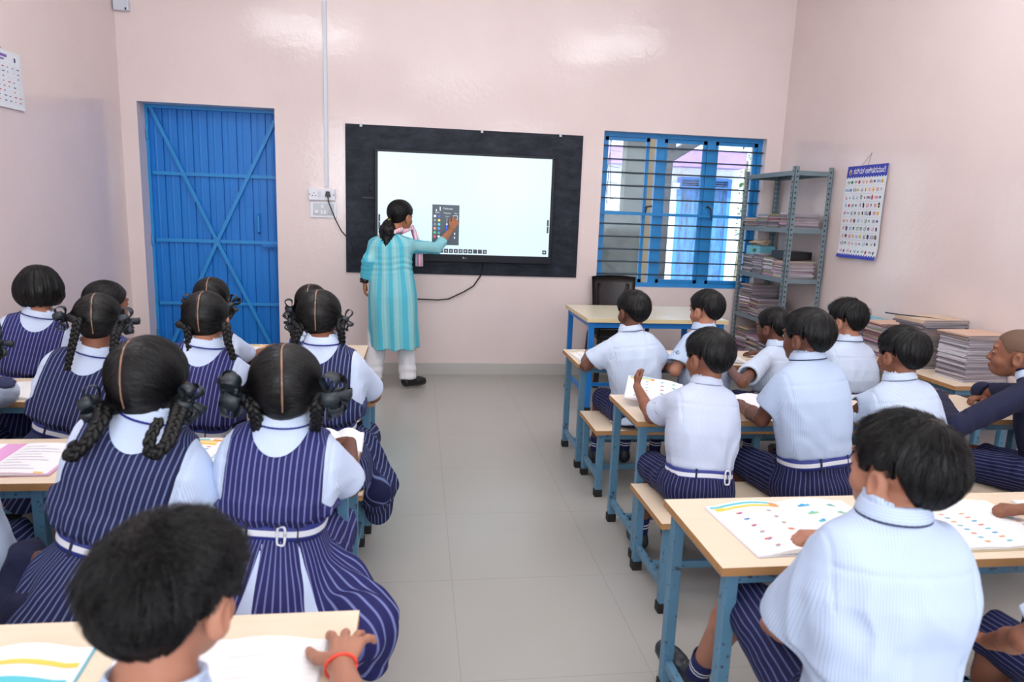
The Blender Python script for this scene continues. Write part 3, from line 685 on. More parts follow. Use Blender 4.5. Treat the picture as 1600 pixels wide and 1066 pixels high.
b.tube(pts, .011, 7); tag(obj('cloth_bundle', b, 'cover_buff', loc=(X_-.04, -.20, z4+.075), smooth=True), 'rolled beige cloth lying on the teal carton', 'cloth')
# stacks on the side desk
stack(2.87, -2.60, .606, 26, .27, .20, 'grey paged textbook in the tall stack at the near end of the side desk', 'textbooks in the near stack on the side desk', R(0)+.05, 21, covs=['cover_grey', 'cover_white', 'paper_grey'], ts=(.008, .009), jit=.003, name='textbook')
z = .606+.009*26
stack(2.86, -2.595, z-.004, 3, .28, .21, 'buff covered textbook at the top of the near tall stack', 'buff textbooks topping the near stack', .03, 22, covs=['cover_buff', 'cover_red', 'cover_salmon'], ts=(.008,), top='cover_salmon', name='textbook')
stack(2.86, -2.28, .606, 26, .27, .20, 'textbook in the second stack from the near end of the side desk', 'textbooks in the second stack on the side desk', .02, 23, ts=(.009,), jit=.004, name='textbook')
stack(2.85, -2.27, .606+.0094*26, 4, .30, .23, 'large white edged book topping the second stack on the side desk', 'large books topping the second stack', .1, 24, covs=['cover_white', 'cover_buff', 'cover_grey'], ts=(.010,), top='cover_buff', name='textbook')
stack(2.86, -1.95, .606, 22, .27, .20, 'textbook in the third stack on the side desk, behind the boy', 'textbooks in the third stack on the side desk', -.05, 25, ts=(.009,), top='cover_salmon', name='textbook')
stack(2.86, -1.62, .606, 20, .27, .20, 'textbook in the far stack on the side desk, nearest the rack', 'textbooks in the far stack on the side desk', .02, 26, ts=(.009,), top='cover_teal', name='textbook')
b = MB(); b.tube([(2.62, -2.18, .905), (2.68, -2.22, .90), (2.76, -2.24, .895), (2.83, -2.28, .892), (2.88, -2.35, .888)], .004, 6)
tag(obj('measuring_stick', b, 'grille_bar'), 'thin dark stick lying across the second book stack', 'stick')

# ------------------------------------------------------------------ posters
# Kannada alphabet chart on the right wall
py0, py1, pz0, pz1 = -1.492, -1.035, 1.172, 1.832
ps = empty('alphabet_chart', (XR, (py0+py1)/2, pz0), 'blue and white alphabet chart with rows of letters and small pictures', 'poster')
NS = 12
def sheet_x(v_): return -0.012-0.012*math.sin(v_*3.0)-(0.02*(1-v_/0.12) if v_ < 0.12 else 0)
def P(u, v_, e=0.0): return (sheet_x(v_)-e, (py0+py1)/2*0+(0.5-u)*(py1-py0), v_*(pz1-pz0))
b = MB(); vs = []; fs = []
for j in range(NS+1):
    for i in (0, 1):
        for e in (0.0, -0.001): vs.append(P(i, j/NS, e))
for j in range(NS):
    a = j*4; c_ = a+4
    fs += [(a, a+2, c_+2, c_), (a+1, c_+1, c_+3, a+3), (a, c_, c_+1, a+1), (a+2, a+3, c_+3, c_+2)]
sheet = obj('sheet', b.add(vs, fs), 'poster_white', ps, smooth=False)
def quad_on(b, u0, v0, u1, v1, e=.0008, n=2):
    for k in range(n):
        va, vb = v0+(v1-v0)*k/n, v0+(v1-v0)*(k+1)/n
        b.add([P(u0, va, e), P(u1, va, e), P(u1, vb, e), P(u0, vb, e)], [(0, 1, 2, 3)])
for nm, va, vb, vz in (('header_band', .885, 1.0, .865), ('footer_band', 0.0, .032, .05)):
    b = MB(); quad_on(b, 0, va, 1, vb, n=3)
    for k in range(16):
        u0, u1 = k/16, (k+1)/16; ve = va+.001 if vz < va else vb-.001; b.add([P(u0, ve, .0008), P(u1, ve, .0008), P((u0+u1)/2, vz, .0008)], [(0, 1, 2)] if vz < va else [(0, 2, 1)])
    obj(nm, b, 'poster_blue', sheet)
rot_r = (R(90), 0, R(-90))
text('ಕನ್ನಡ ಅಕ್ಷರಮಾಲೆ', 'chart_title', .050, 'paper', sheet, P(.56, .937, .0015), rot_r, xs=.80)
b = MB(); n = 16; b.add([tuple(np.array(P(.09+.035*math.cos(2*math.pi*i/n), .935+.032*math.sin(2*math.pi*i/n), .0012))) for i in range(n)], [tuple(range(n))]); obj('emblem', b, 'cover_salmon', sheet)
b = MB(); b.add([tuple(np.array(P(.09+.016*math.cos(2*math.pi*i/n), .925+.018*math.sin(2*math.pi*i/n), .0016))) for i in range(n)], [tuple(range(n))]); obj('emblem_figure', b, 'ink_brown', sheet)
LET = 'ಅಆಇಈಉ ಊಋಎಏಐ ಒಓಔಅಂಅಃ ಕಖಗಘಙ ಚಛಜಝಞ ಟಠಡಢಣ ತಥದಧನ ಪಫಬಭಮ ಯರಲವಶ ಷಸಹಳಕ್ಷ'.split()
rows = [['ಅ', 'ಆ', 'ಇ', 'ಈ', 'ಉ'], ['ಊ', 'ಋ', 'ಎ', 'ಏ', 'ಐ'], ['ಒ', 'ಓ', 'ಔ', 'ಅಂ', 'ಅಃ'], ['ಕ', 'ಖ', 'ಗ', 'ಘ', 'ಙ'], ['ಚ', 'ಛ', 'ಜ', 'ಝ', 'ಞ'], ['ಟ', 'ಠ', 'ಡ', 'ಢ', 'ಣ'], ['ತ', 'ಥ', 'ದ', 'ಧ', 'ನ'], ['ಪ', 'ಫ', 'ಬ', 'ಭ', 'ಮ'], ['ಯ', 'ರ', 'ಲ', 'ವ', 'ಶ'], ['ಷ', 'ಸ', 'ಹ', 'ಳ', 'ೞ']]
inks = ['ink_green', 'ink_pink', 'ink_cyan', 'ink_navy', 'ink_red']
pics = ['ink_brown', 'ink_black', 'ink_red', 'ink_green', 'ink_orange', 'ink_navy', 'ink_violet', 'ink_yellow', 'ink_pale', 'ink_brown']
rg = random.Random(8); b = MB(); grid = MB()
for r_ in range(10):
    vv = .825-r_*.0835
    quad_on(grid, .02, vv-.042, .98, vv-.0405, .0010, 1)
    for c_ in range(5):
        uu = .075+c_*.188; text(rows[r_][c_], 'chart_letter', .036, inks[(r_*2+c_*3+r_//3) % 5], sheet, P(uu+.01, vv, .0012), rot_r)
        b = MB(); b.mat(rg.randrange(10)); k = rg.choice((3, 5, 12, 7)); sx_, sy_ = rg.uniform(.022, .034), rg.uniform(.016, .03); ph = rg.uniform(0, 6)
        b.add([P(uu+.095+sx_*math.cos(ph+2*math.pi*i/k)*(1 if i % 2 else .8), vv+sy_*math.sin(ph+2*math.pi*i/k), .0011) for i in range(k)], [tuple(range(k))])
        b.mat(rg.randrange(10)); b.add([P(uu+.095+.012*math.cos(1.57*i), vv-.004+.010*math.sin(1.57*i), .0013) for i in range(4)], [(0, 1, 2, 3)]); obj('chart_picture', b, pics, sheet)
obj('grid_line', grid, 'chart_rule', sheet)
b = MB(); b.tube([P(.35, 1.0), (-0.004, -.015, pz1-pz0+.085), P(.50, 1.0)], .0012, 5); obj('hanging_string', b, 'grille_bar', ps)
# timetable sheet on the left wall
lp = empty('timetable_chart', (XL, -1.56, 1.885), 'white printed calendar sheet with ruled rows on the left wall', 'poster')
b = MB(); b.add([(.012, .17, .005), (.006, -.26, .0), (.006, -.26, .31), (.006, .17, .315), (.011, .17, .005), (.005, -.26, .0), (.005, -.26, .31), (.005, .17, .315)], [(0, 1, 2, 3), (7, 6, 5, 4), (0, 3, 7, 4), (1, 5, 6, 2), (2, 6, 7, 3), (0, 4, 5, 1)])
lsh = obj('sheet', b, 'poster_white', lp)
b = MB()
def lw(y, z, e=.0015): f_ = (y+.26)/.43; return (.006+e+(.006*f_)*(1-z/.315), y, z)
def lq(y0_, z0_, y1_, z1_, e=.0015): b.add([lw(y0_, z0_, e), lw(y1_, z0_, e), lw(y1_, z1_, e), lw(y0_, z1_, e)], [(3, 2, 1, 0)])
b.mat(2)
for k in range(9): lq(-.24, .03+k*.026, .155, .0308+k*.026)
for k in range(9): lq(-.24+k*.049, .03, -.2392+k*.049, .24)
lq(.155, .01, .157, .30); lq(-.24, .01, -.238, .30)
rg = random.Random(5)
for r_ in range(8):
    for c_ in range(8):
        b.mat(rg.choice((0, 1, 2, 3))); y_ = -.225+c_*.049; lq(y_, .040+r_*.026, y_+rg.uniform(.012, .026), .045+r_*.026, .002)
b.mat(3); lq(-.2, .275, .03, .290, .002); lq(-.2, .258, .0, .266, .002); b.mat(0); lq(.10, .262, .115, .285, .002)
obj('printed_table', b, ['ink_navy', 'ink_red', 'ink_pale', 'ink_violet'], lsh)
b = MB(); b.tube([(.01, -.02, .315), (.004, -.06, .345), (.01, -.10, .318)], .0015, 5); obj('hanging_string', b, 'out_leaf', lp)

# ------------------------------------------------------------------ open workbooks on the desks
def open_book(px_l, Y_l, w_, d_, z, rz, label, style, name='workbook', lift=.010, tilt=None):
    """origin: spine centre; pages w_ each side, depth d_"""
    root = empty(name, (px_l, Y_l, z), label, 'book', None, rot=tilt if tilt else (0, 0, rz))
    n = 8; T_ = .006
    def surf(u):  # u in -1..1 -> height
        a = abs(u); return .002+lift*math.sin(min(1, a*1.15)*math.pi)*.55+T_*(1-a)*.6
    for sgn in (-1, 1):
        b = MB(); vs = []; fs = []
        for i in range(n+1):
            u = sgn*i/n; x = u*w_; z_ = surf(u)
            for y in (-d_/2, d_/2): vs += [(x, y, z_+.002), (x, y, z_*.3)]
        for i in range(n):
            a = i*4; c_ = a+4
            q = [(a, c_, c_+2, a+2), (a+1, a+3, c_+3, c_+1), (a, a+1, c_+1, c_), (a+2, c_+2, c_+3, a+3)]
            fs += q if sgn > 0 else [f_[::-1] for f_ in q]
        a = n*4; fs.append((a, a+1, a+3, a+2) if sgn > 0 else (a+2, a+3, a+1, a))
        pg = obj('page_block', b.add(vs, fs), 'paper', root)
        # printed matter as thin ink layer, following the page
        b = MB()
        def ink(u0, v0, u1, v1, mi, e=.0006, k=4):
            b.mat(mi)
            for i in range(k):
                ua, ub = u0+(u1-u0)*i/k, u0+(u1-u0)*(i+1)/k
                za, zb = surf(sgn*ua)+.002+e, surf(sgn*ub)+.002+e
                ps_ = [(sgn*ua*w_, (v0-.5)*d_, za), (sgn*ub*w_, (v0-.5)*d_, zb), (sgn*ub*w_, (v1-.5)*d_, zb), (sgn*ua*w_, (v1-.5)*d_, za)]
                b.add(ps_, [(0, 1, 2, 3) if sgn > 0 else (3, 2, 1, 0)])
        rg = random.Random(hash((label[:8].encode().hex(), sgn)) % 1000 if False else len(label)*7+sgn*3)
        if style == 'work':
            if sgn < 0:
                ink(.05, .93, .97, .97, 1, .0007, 8); ink(.08, .86, .80, .905, 0, .0008, 8); ink(.03, .87, .16, .95, 4, .0010); ink(.80, .86, .93, .93, 0, .0009)
                for k in range(6):
                    v_ = .76-k*.13
                    for u in (.25, .65):
                        c_ = rg.choice((1, 2, 3, 4, 5, 6)); ink(u, v_-.015, u+rg.uniform(.04, .10), v_+.015, c_, .0009); ink(u+.03, v_-.022, u+.06, v_, rg.choice((1, 3, 5)), .0012)
                    ink(.1, v_-.062, .9, v_-.060, 7)
            else:
                for k in range(5):
                    v_ = .84-k*.17
                    for u in (.2, .62):
                        ink(u, v_-.025, u+rg.uniform(.08, .17), v_+.012, rg.choice((1, 2, 3, 6)), .0009); ink(u+.05, v_-.01, u+.10, v_+.028, rg.choice((1, 4, 6)), .0012)
                    ink(.08, v_-.075, .93, v_-.0735, 7)
        elif style == 'list':
            if sgn < 0:
                ink(.30, .92, .95, .96, 1, .0008, 6); ink(.10, .86, .9, .90, 0, .0009, 6); ink(.05, .90, .22, .96, 4, .001); 
            ink(.08, .74, .92, .83, 8, .0008, 8) if sgn < 0 else None
            for k in range(8):
                v_ = .66-k*.08
                ink(.82, v_-.012, .90, v_+.012, rg.choice((1, 4, 5, 6)), .0009); ink(.12, v_-.012, .20, v_+.012, rg.choice((1, 4, 3, 6)), .0009)
                ink(.3, v_, .75, v_+.003, 7); ink(.3, v_-.03, .7, v_-.028, 7)
        elif style == 'teal':
            ink(.05, .78, .97, .83, 0, .0008, 8); ink(.05, .35, .95, .66, 9, .0008, 8); ink(.3, .1, .6, .3, 2, .001)
        elif style == 'ruled':
            for k in range(16): ink(.07, .06+k*.056, .95, .0625+k*.056, 7)
            for k in range(7):
                ink(.10, .12+k*.11, rg.uniform(.4, .8), .124+k*.11, 7, .0008)
        elif style == 'pink':
            ink(0.0, 0.0, .14, 1.0, 11, .0007, 3)
            for k in range(14): ink(.16, .06+k*.063, .95, .0625+k*.063, 7)
            for k in range(9): ink(.2, .14+k*.09, rg.uniform(.4, .8), .147+k*.09, 10, .0008)
            ink(.97, 0, 1.0, 1, 11); ink(0, 0, 1, .015, 11)
            if sgn > 0: ink(.78, .02, .9, .07, 0, .001)
        obj('print', b, ['ink_yellow', 'ink_teal', 'ink_soft_green', 'ink_soft_red', 'ink_orange', 'ink_soft_navy', 'ink_cyan', 'ink_pale', 'ink_yellow', 'ink_teal', 'ink_violet', 'page_pink'], pg)
    c_ = {'work': 'cover_white', 'list': 'cover_yellow', 'teal': 'cover_teal', 'ruled': 'cover_white', 'pink': 'cover_pink'}[style]
    obj('cover', MB().box((-w_-.004, -d_/2-.004, 0), (w_+.004, d_/2+.004, .0015)), c_, root)
    return root
DZT = 0.606
open_book(0.895, -4.33, .215, .29, DZT, R(3), 'open picture workbook under the hand of the nearest boy on the right', 'work', lift=.02)
open_book(1.36, -4.345, .20, .29, DZT, R(1), 'open workbook with an orange banner, right of the nearest boy', 'list')
open_book(1.78, -4.33, .15, .22, DZT, R(-8), 'white notebook at the right photo edge beside a small hand', 'ruled')
open_book(-1.42, -3.745, .205, .27, DZT, R(2), 'open notebook with pink centre band on the third left desk', 'pink', name='notebook')
open_book(-1.86, -2.90, .21, .25, DZT, R(-2), 'pink edged ruled sheet on the second left desk', 'ruled', name='notebook')
open_book(-0.80, -3.70, .16, .24, DZT, R(-6), 'open workbook seen between the two front braided girls', 'list')
open_book(-0.42, -3.60, .09, .20, DZT, R(2), 'pale book showing beside the right arm of the front girl', 'ruled', lift=.03)
open_book(-0.99, -2.02, .17, .25, DZT, R(-5), 'open workbook with yellow heading on the front left desk', 'list')
open_book(-0.49, -4.875, .18, .27, DZT, R(-2), 'white open notebook beside the hand with the red thread', 'ruled', name='notebook', lift=.015)
open_book(-0.90, -4.885, .19, .27, DZT, R(4), 'open textbook with teal picture at the lower left corner', 'teal', name='textbook', lift=.03)
open_book(0.86, -2.10, .10, .24, DZT, R(4), 'white workbook by the left elbow of the front row boy', 'work')
open_book(1.27, -2.10, .11, .24, DZT, R(2), 'workbook between the two boys of the front right row', 'work')
open_book(1.62, -2.14, .14, .24, DZT, R(-6), 'white curling notebook beside the boy looking left', 'ruled', name='notebook', lift=.03)
open_book(1.30, -3.12, .16, .24, DZT, R(-8), 'open notebook left of the tall boy in the second right row', 'ruled', name='notebook', lift=.03)
open_book(2.12, -3.14, .15, .24, DZT, R(6), 'workbook with red print in front of the shaven headed boy', 'work')
open_book(0.90, -3.08, .12, .21, 0.655, 0, 'workbook held up slanting by the boy of the second right row', 'work', tilt=(R(14), R(5), R(-20)))
# ------------------------------------------------------------------ implicit surfaces -> one continuous mesh
def nv(v): v = np.asarray(v, float); return v/(np.linalg.norm(v)+1e-12)
def A3(*v): return np.array(v, float)
def rc(p, a, b, ra, rb):
    a = np.asarray(a, float); ba = np.asarray(b, float)-a; pa = p-a
    h = np.clip(pa@ba/(ba@ba+1e-12), 0, 1)
    q = pa-h[:, None]*ba
    return np.sqrt((q*q).sum(1))-(ra+(rb-ra)*h)
def ell(p, c, r, M=None):
    q = p-np.asarray(c, float)
    if M is not None: q = q@M.T          # rows of M: local axes
    r = np.asarray(r, float); k0 = np.sqrt(((q/r)**2).sum(1)); k1 = np.sqrt(((q/(r*r))**2).sum(1))+1e-9
    return k0*(k0-1)/k1
def smin(a, b, k):
    h = np.clip(.5+.5*(b-a)/k, 0, 1); return b+(a-b)*h-k*h*(1-h)
def smax(a, b, k): return -smin(-a, -b, k)
def _hash(ix, iy, iz, s):
    n = (ix*73856093) ^ (iy*19349663) ^ (iz*83492791) ^ (s*2654435761 & 0x7fffffff)
    n = (n ^ (n >> 13))*1274126177; n = n & 0x7fffffff
    return n/1073741824.0-1.0
def vnoise(p, s=0):
    i = np.floor(p).astype(np.int64); f = p-i; f = f*f*(3-2*f); out = 0
    for dx in (0, 1):
        wx = f[:, 0] if dx else 1-f[:, 0]
        for dy in (0, 1):
            wy = f[:, 1] if dy else 1-f[:, 1]
            for dz in (0, 1):
                wz = f[:, 2] if dz else 1-f[:, 2]
                out = out+wx*wy*wz*_hash(i[:, 0]+dx, i[:, 1]+dy, i[:, 2]+dz, s)
    return out
def surf_net(f, lo, hi, h, B=6, slack=1.7):
    lo = np.asarray(lo, float); n = np.ceil((np.asarray(hi, float)-lo)/h/B).astype(int)*B+1
    nb = (n-1)//B
    gx, gy, gz = np.meshgrid(*[np.arange(k) for k in nb], indexing='ij')
    bc = np.stack([gx, gy, gz], -1).reshape(-1, 3)
    d = f(lo+(bc*B+B/2)*h)
    near = np.abs(d) < B*h*0.87*slack
    D = np.repeat(np.repeat(np.repeat(np.where(d < 0, -1, 1).reshape(nb).astype(np.float32), B, 0), B, 1), B, 2)
    D = np.pad(D, ((0, 1), (0, 1), (0, 1)), mode='edge')
    o = np.stack(np.meshgrid(*[np.arange(B)]*3, indexing='ij'), -1).reshape(-1, 3)
    nbk = bc[near]
    for c in range(0, len(nbk), 1500):
        idx = (nbk[c:c+1500, None, :]*B+o[None]).reshape(-1, 3)
        D[idx[:, 0], idx[:, 1], idx[:, 2]] = f(lo+idx*h)
    D[-1] = 1; D[:, -1] = 1; D[:, :, -1] = 1; D[0] = 1; D[:, 0] = 1; D[:, :, 0] = 1
    S = D < 0
    cnt = np.zeros(np.array(D.shape)-1, np.uint8)
    for dx in (0, 1):
        for dy in (0, 1):
            for dz in (0, 1): cnt += S[dx:S.shape[0]-1+dx, dy:S.shape[1]-1+dy, dz:S.shape[2]-1+dz]
    ac = np.argwhere((cnt > 0) & (cnt < 8))
    idm = np.full(cnt.shape, -1, np.int32); idm[ac[:, 0], ac[:, 1], ac[:, 2]] = np.arange(len(ac))
    co = [(0, 0, 0), (1, 0, 0), (0, 1, 0), (1, 1, 0), (0, 0, 1), (1, 0, 1), (0, 1, 1), (1, 1, 1)]
    cv = np.stack([D[ac[:, 0]+a, ac[:, 1]+b, ac[:, 2]+c] for a, b, c in co], 1).astype(float)
    P = np.zeros((len(ac), 3)); W = np.zeros(len(ac))
    for i, j in ((0, 1), (2, 3), (4, 5), (6, 7), (0, 2), (1, 3), (4, 6), (5, 7), (0, 4), (1, 5), (2, 6), (3, 7)):
        x = (cv[:, i] < 0) != (cv[:, j] < 0); t = np.where(x, cv[:, i]/(cv[:, i]-cv[:, j]+1e-12*(~x)), 0)
        t = np.clip(np.nan_to_num(t), 0, 1)
        P += np.where(x[:, None], np.array(co[i])+t[:, None]*(np.array(co[j])-np.array(co[i])), 0); W += x
    V = lo+(ac+P/W[:, None])*h
    F = []
    for ax in range(3):
        sl0 = [slice(None)]*3; sl1 = [slice(None)]*3; sl0[ax] = slice(0, -1); sl1[ax] = slice(1, None)
        a, b = S[tuple(sl0)], S[tuple(sl1)]; e = np.argwhere(a != b)
        u, v = (ax+1) % 3, (ax+2) % 3
        e = e[(e[:, u] > 0) & (e[:, v] > 0)]
        ins = a[e[:, 0], e[:, 1], e[:, 2]]
        q = []
        for du, dv in ((-1, -1), (0, -1), (0, 0), (-1, 0)):
            c = e.copy(); c[:, u] += du; c[:, v] += dv; q.append(idm[c[:, 0], c[:, 1], c[:, 2]])
        q = np.stack(q, 1); q[~ins] = q[~ins][:, ::-1]; F.append(q[(q >= 0).all(1)])
    F = np.concatenate(F); return V, F
def np_mesh(name, V, F, mats, smooth=True, attrs=None, mi=None):
    me = bpy.data.meshes.new(name); nV, nF = len(V), len(F); k = F.shape[1]
    me.vertices.add(nV); me.vertices.foreach_set('co', np.ascontiguousarray(V, np.float32).ravel())
    me.loops.add(nF*k); me.loops.foreach_set('vertex_index', np.ascontiguousarray(F, np.int32).ravel())
    me.polygons.add(nF); me.polygons.foreach_set('loop_start', np.arange(0, nF*k, k, dtype=np.int32))
    if smooth: me.polygons.foreach_set('use_smooth', np.ones(nF, bool))
    for m_ in mats: me.materials.append(MATS[m_])
    if mi is not None: me.polygons.foreach_set('material_index', np.asarray(mi, np.int32))
    for an, av in (attrs or {}).items():
        at = me.attributes.new(an, 'FLOAT', 'POINT'); at.data.foreach_set('value', np.asarray(av, np.float32))
    me.update(calc_edges=True); return me
def relax(V, F, it=1, lam=.5):
    for _ in range(it):
        acc = np.zeros_like(V); c = np.zeros(len(V))
        for i in range(F.shape[1]):
            a, b = F[:, i], F[:, (i+1) % F.shape[1]]
            np.add.at(acc, a, V[b]); np.add.at(acc, b, V[a]); np.add.at(c, a, 1); np.add.at(c, b, 1)
        V = V+lam*(acc/np.maximum(c, 1)[:, None]-V)
    return V

# ------------------------------------------------------------------ cloth, skin and hair materials
def skin(name, rgb):
    t = NT(name); c = lin(rgb); v = t.pos('Object'); n = t.noise(v, 22, 3)
    t.set(Base_Color=t.mix(n, tuple(x*.88 for x in c), tuple(x*1.1 for x in c)), Roughness=.5, Subsurface_Weight=.12, Subsurface_Radius=(.01, .004, .002), Specular_IOR_Level=.35)
    t.b.inputs['Subsurface Scale'].default_value = 0.5
    t.bump(t.noise(v, 160, 2), .12, .002)
skin('skin_deep', (104, 66, 52)); skin('skin_brown', (136, 88, 68)); skin('skin_warm', (172, 120, 98)); skin('skin_light', (200, 146, 122)); skin('skin_teacher', (168, 112, 82))
def striped(name, base, line, period, width, attr='su', rough=.75, soft=.05, fold=.0, bs=60):
    t = NT(name); a = t.attr(attr).outputs['Fac']; fr = t.math('FRACT', t.math('DIVIDE', a, period)); d = t.math('ABSOLUTE', t.math('SUBTRACT', fr, .5))
    mr = t.n('ShaderNodeMapRange', {'Value': d, 'From Min': width/2, 'From Max': width/2+soft, 'To Min': 1.0, 'To Max': 0.0})
    v = t.pos('Object'); n = t.noise(v, 7, 3)
    b0 = lin(base); col = t.mix(n, tuple(x*.88 for x in b0), tuple(min(1, x*1.1) for x in b0))
    t.set(Base_Color=t.mix(mr.outputs[0], col, lin(line)), Roughness=rough, Specular_IOR_Level=.2).bump(t.noise(v, 240, 2), .15, .001)
    return t
striped('pinafore_cloth', (40, 40, 92), (118, 126, 178), .0140, .10, soft=.10)
striped('pinafore_cloth_dark', (32, 36, 72), (112, 124, 168), .0140, .10, soft=.10)
striped('shorts_cloth', (28, 30, 66), (92, 100, 146), .0150, .07, soft=.09)
striped('shirt_cloth', (176, 190, 214), (206, 218, 238), .0052, .40, soft=.12)
striped('shirt_cloth_faint', (174, 190, 218), (186, 202, 228), .0052, .40, soft=.12)
striped('shirt_cloth_white', (184, 192, 214), (200, 210, 232), .0042, .40, soft=.12)
striped('blouse_cloth', (186, 200, 228), (204, 218, 242), .0042, .40, soft=.12)
plain('sweater_navy', (14, 19, 54), .9, var=.15, bscale=120, bump=.4)
plain('belt_blue', (40, 52, 130), .6); plain('belt_white', (226, 228, 236), .5); plain('lanyard_blue', (36, 38, 140), .4); plain('collar_dark', (26, 28, 66), .6)
plain('ribbon_black', (26, 36, 44), .45, spec=.5); plain('sock_navy', (26, 30, 84), .85); plain('sock_white', (225, 228, 238), .85)
plain('shoe_leather', (40, 46, 54), .45, var=.3, bscale=40); plain('shoe_black', (18, 18, 20), .5); plain('shoe_sole', (70, 72, 74), .8)
plain('salwar_white', (226, 226, 232), .8); plain('thread_red', (236, 70, 50), .6); plain('bangle_gold', (200, 160, 80), .3, metal=.8)
plain('eye_white', (170, 160, 150), .35); plain('eye_dark', (20, 14, 12), .15); plain('hair_tie_yellow', (200, 180, 60), .7); plain('watch_black', (16, 16, 18), .35); plain('nail_pink', (226, 160, 160), .35)
plain('shaved_scalp', (98, 72, 55), .7, var=.2, bscale=260)
t = NT('kurta_cloth'); a = t.attr('su').outputs['Fac']; r = t.n('ShaderNodeValToRGB', {'Fac': t.math('FRACT', t.math('DIVIDE', t.math('ADD', a, .5), .105))}); r.color_ramp.interpolation = 'LINEAR'
e = r.color_ramp.elements; e[0].position = 0; e[0].color = lin((84, 186, 208))+(1,); e[1].position = .34; e[1].color = lin((84, 186, 208))+(1,)
for p_, c_ in ((.37, (150, 206, 212)), (.52, (138, 202, 210)), (.56, (160, 212, 214)), (.74, (150, 206, 212)), (.78, (122, 198, 210)), (.97, (128, 200, 212))):
    x = e.new(p_); x.color = lin(c_)+(1,)
v = t.pos('Object'); t.set(Base_Color=t.mix(t.math('MULTIPLY', t.noise(t.pos('Object', (1, 1, 6)), 40, 2), .2), r.outputs[0], lin((70, 160, 185))), Roughness=.75, Specular_IOR_Level=.2).bump(t.noise(v, 120, 2), .2, .001)
t = NT('scarf_cloth'); v = t.pos('Object'); s3 = t.n('ShaderNodeSeparateXYZ', {'Vector': v})
t.set(Base_Color=t.mix(t.ramp(t.math('SINE', t.math('MULTIPLY', t.math('ADD', s3.outputs[0], t.math('MULTIPLY', s3.outputs[1], .6)), 260)), .4, .6), lin((226, 216, 226)), lin((232, 120, 150))), Roughness=.8)
t = NT('hair_black'); v = t.pos('Object', (1, 1, 1))
t.set(Base_Color=lin((9, 9, 11)), Roughness=.42, Specular_IOR_Level=.28).bump(t.noise(v, 190, 3), .25, .003)
t = NT('hair_strand'); t.set(Base_Color=lin((12, 11, 14)), Roughness=.34, Specular_IOR_Level=.42)
t = NT('hair_parted'); a = t.attr('part').outputs['Fac']; v = t.pos('Object'); n = t.noise(v, 60, 3)
f_ = t.math('LESS_THAN', t.math('ADD', a, t.math('MULTIPLY', t.math('SUBTRACT', n, .5), .003)), .0019)
t.set(Base_Color=t.mix(f_, lin((9, 9, 11)), lin((150, 114, 94))), Roughness=.40, Specular_IOR_Level=.28).bump(t.noise(t.pos('Object', (1, .3, .3)), 260, 3), .3, .003)
# ------------------------------------------------------------------ people
CS = ell
def frame(fwd, up):
    up = nv(up); f = np.asarray(fwd, float); f = nv(f-up*(f@up)); r = np.cross(f, up); return np.array([r, f, up])   # rows right, fwd, up
def rotm(M, yaw=0, pitch=0, roll=0):
    """turn frame rows: yaw about up (+ = to the left), pitch (+ = chin up), roll (+ = towards right shoulder)"""
    r, f, u = M
    c, s = math.cos(yaw), math.sin(yaw); f, r = f*c-r*s, r*c+f*s
    c, s = math.cos(pitch), math.sin(pitch); f, u = f*c+u*s, u*c-f*s
    c, s = math.cos(roll), math.sin(roll); u, r = u*c+r*s, r*c-u*s
    return np.array([r, f, u])
def ik(S, W, l1, l2, pole):
    d = W-S; L = np.linalg.norm(d); D = nv(d); L2 = min(L, (l1+l2)*.995)
    a = (l1*l1-l2*l2+L2*L2)/(2*L2); h = math.sqrt(max(l1*l1-a*a, 1e-6)); pl = pole-D*(pole@D)
    return S+D*a*(L/L2)+nv(pl)*h
def hand_prims(w, d, n, side, s=1.0, curl=.35, spread=.12, thumb=.6, curls=None):
    """w wrist, d finger direction, n back-of-hand normal, side=+1 if the thumb is on +x of cross(d,n)"""
    d = nv(d); n = nv(n-d*(np.dot(n, d))); t = np.cross(d, n)*side          # t: towards the thumb
    pr = []; L = .066*s
    for off, r_ in ((.019, .0115), (.006, .0125), (-.007, .0120), (-.019, .0105)):
        pr.append((w+t*off*.55*s+d*.004*s, w+d*L*.93+t*off*s, r_*1.02*s, r_*.92*s))
    lens = (.056, .062, .058, .046)
    tips = []
    for i, off in enumerate((.021, .007, -.0075, -.0205)):
        base = w+d*L*(1.0 if i in (1, 2) else .95)+t*off*s; a = (1.5-i)*spread; dd = nv(d+t*math.tan(a)); ln = lens[i]*s; r0 = (.0082, .0085, .0080, .0070)[i]*s
        cu = curls[i] if curls else curl*(1+.12*i); p = base; ang = cu*.5
        for k, (fr, rr) in enumerate(((.45, 1.0), (.31, .93), (.24, .84))):
            dir_ = dd*math.cos(ang)-n*math.sin(ang); q = p+dir_*ln*fr; pr.append((p, q, r0*rr, r0*(rr-.08))); p = q; ang += cu
        tips.append((p, dir_))
    b = w+d*.018*s+t*.018*s-n*.003*s; td = nv(d*(1-thumb*.45)+t*thumb-n*.25); q = b+td*.030*s; pr.append((b, q, .0125*s, .0098*s)); td2 = nv(td+d*.5-t*.15-n*.1); q2 = q+td2*.026*s; pr.append((q, q2, .0095*s, .0085*s)); q3 = q2+nv(td2+d*.3)*.018*s; pr.append((q2, q3, .0085*s, .0068*s)); tips.append((q3, td2))
    return pr, tips

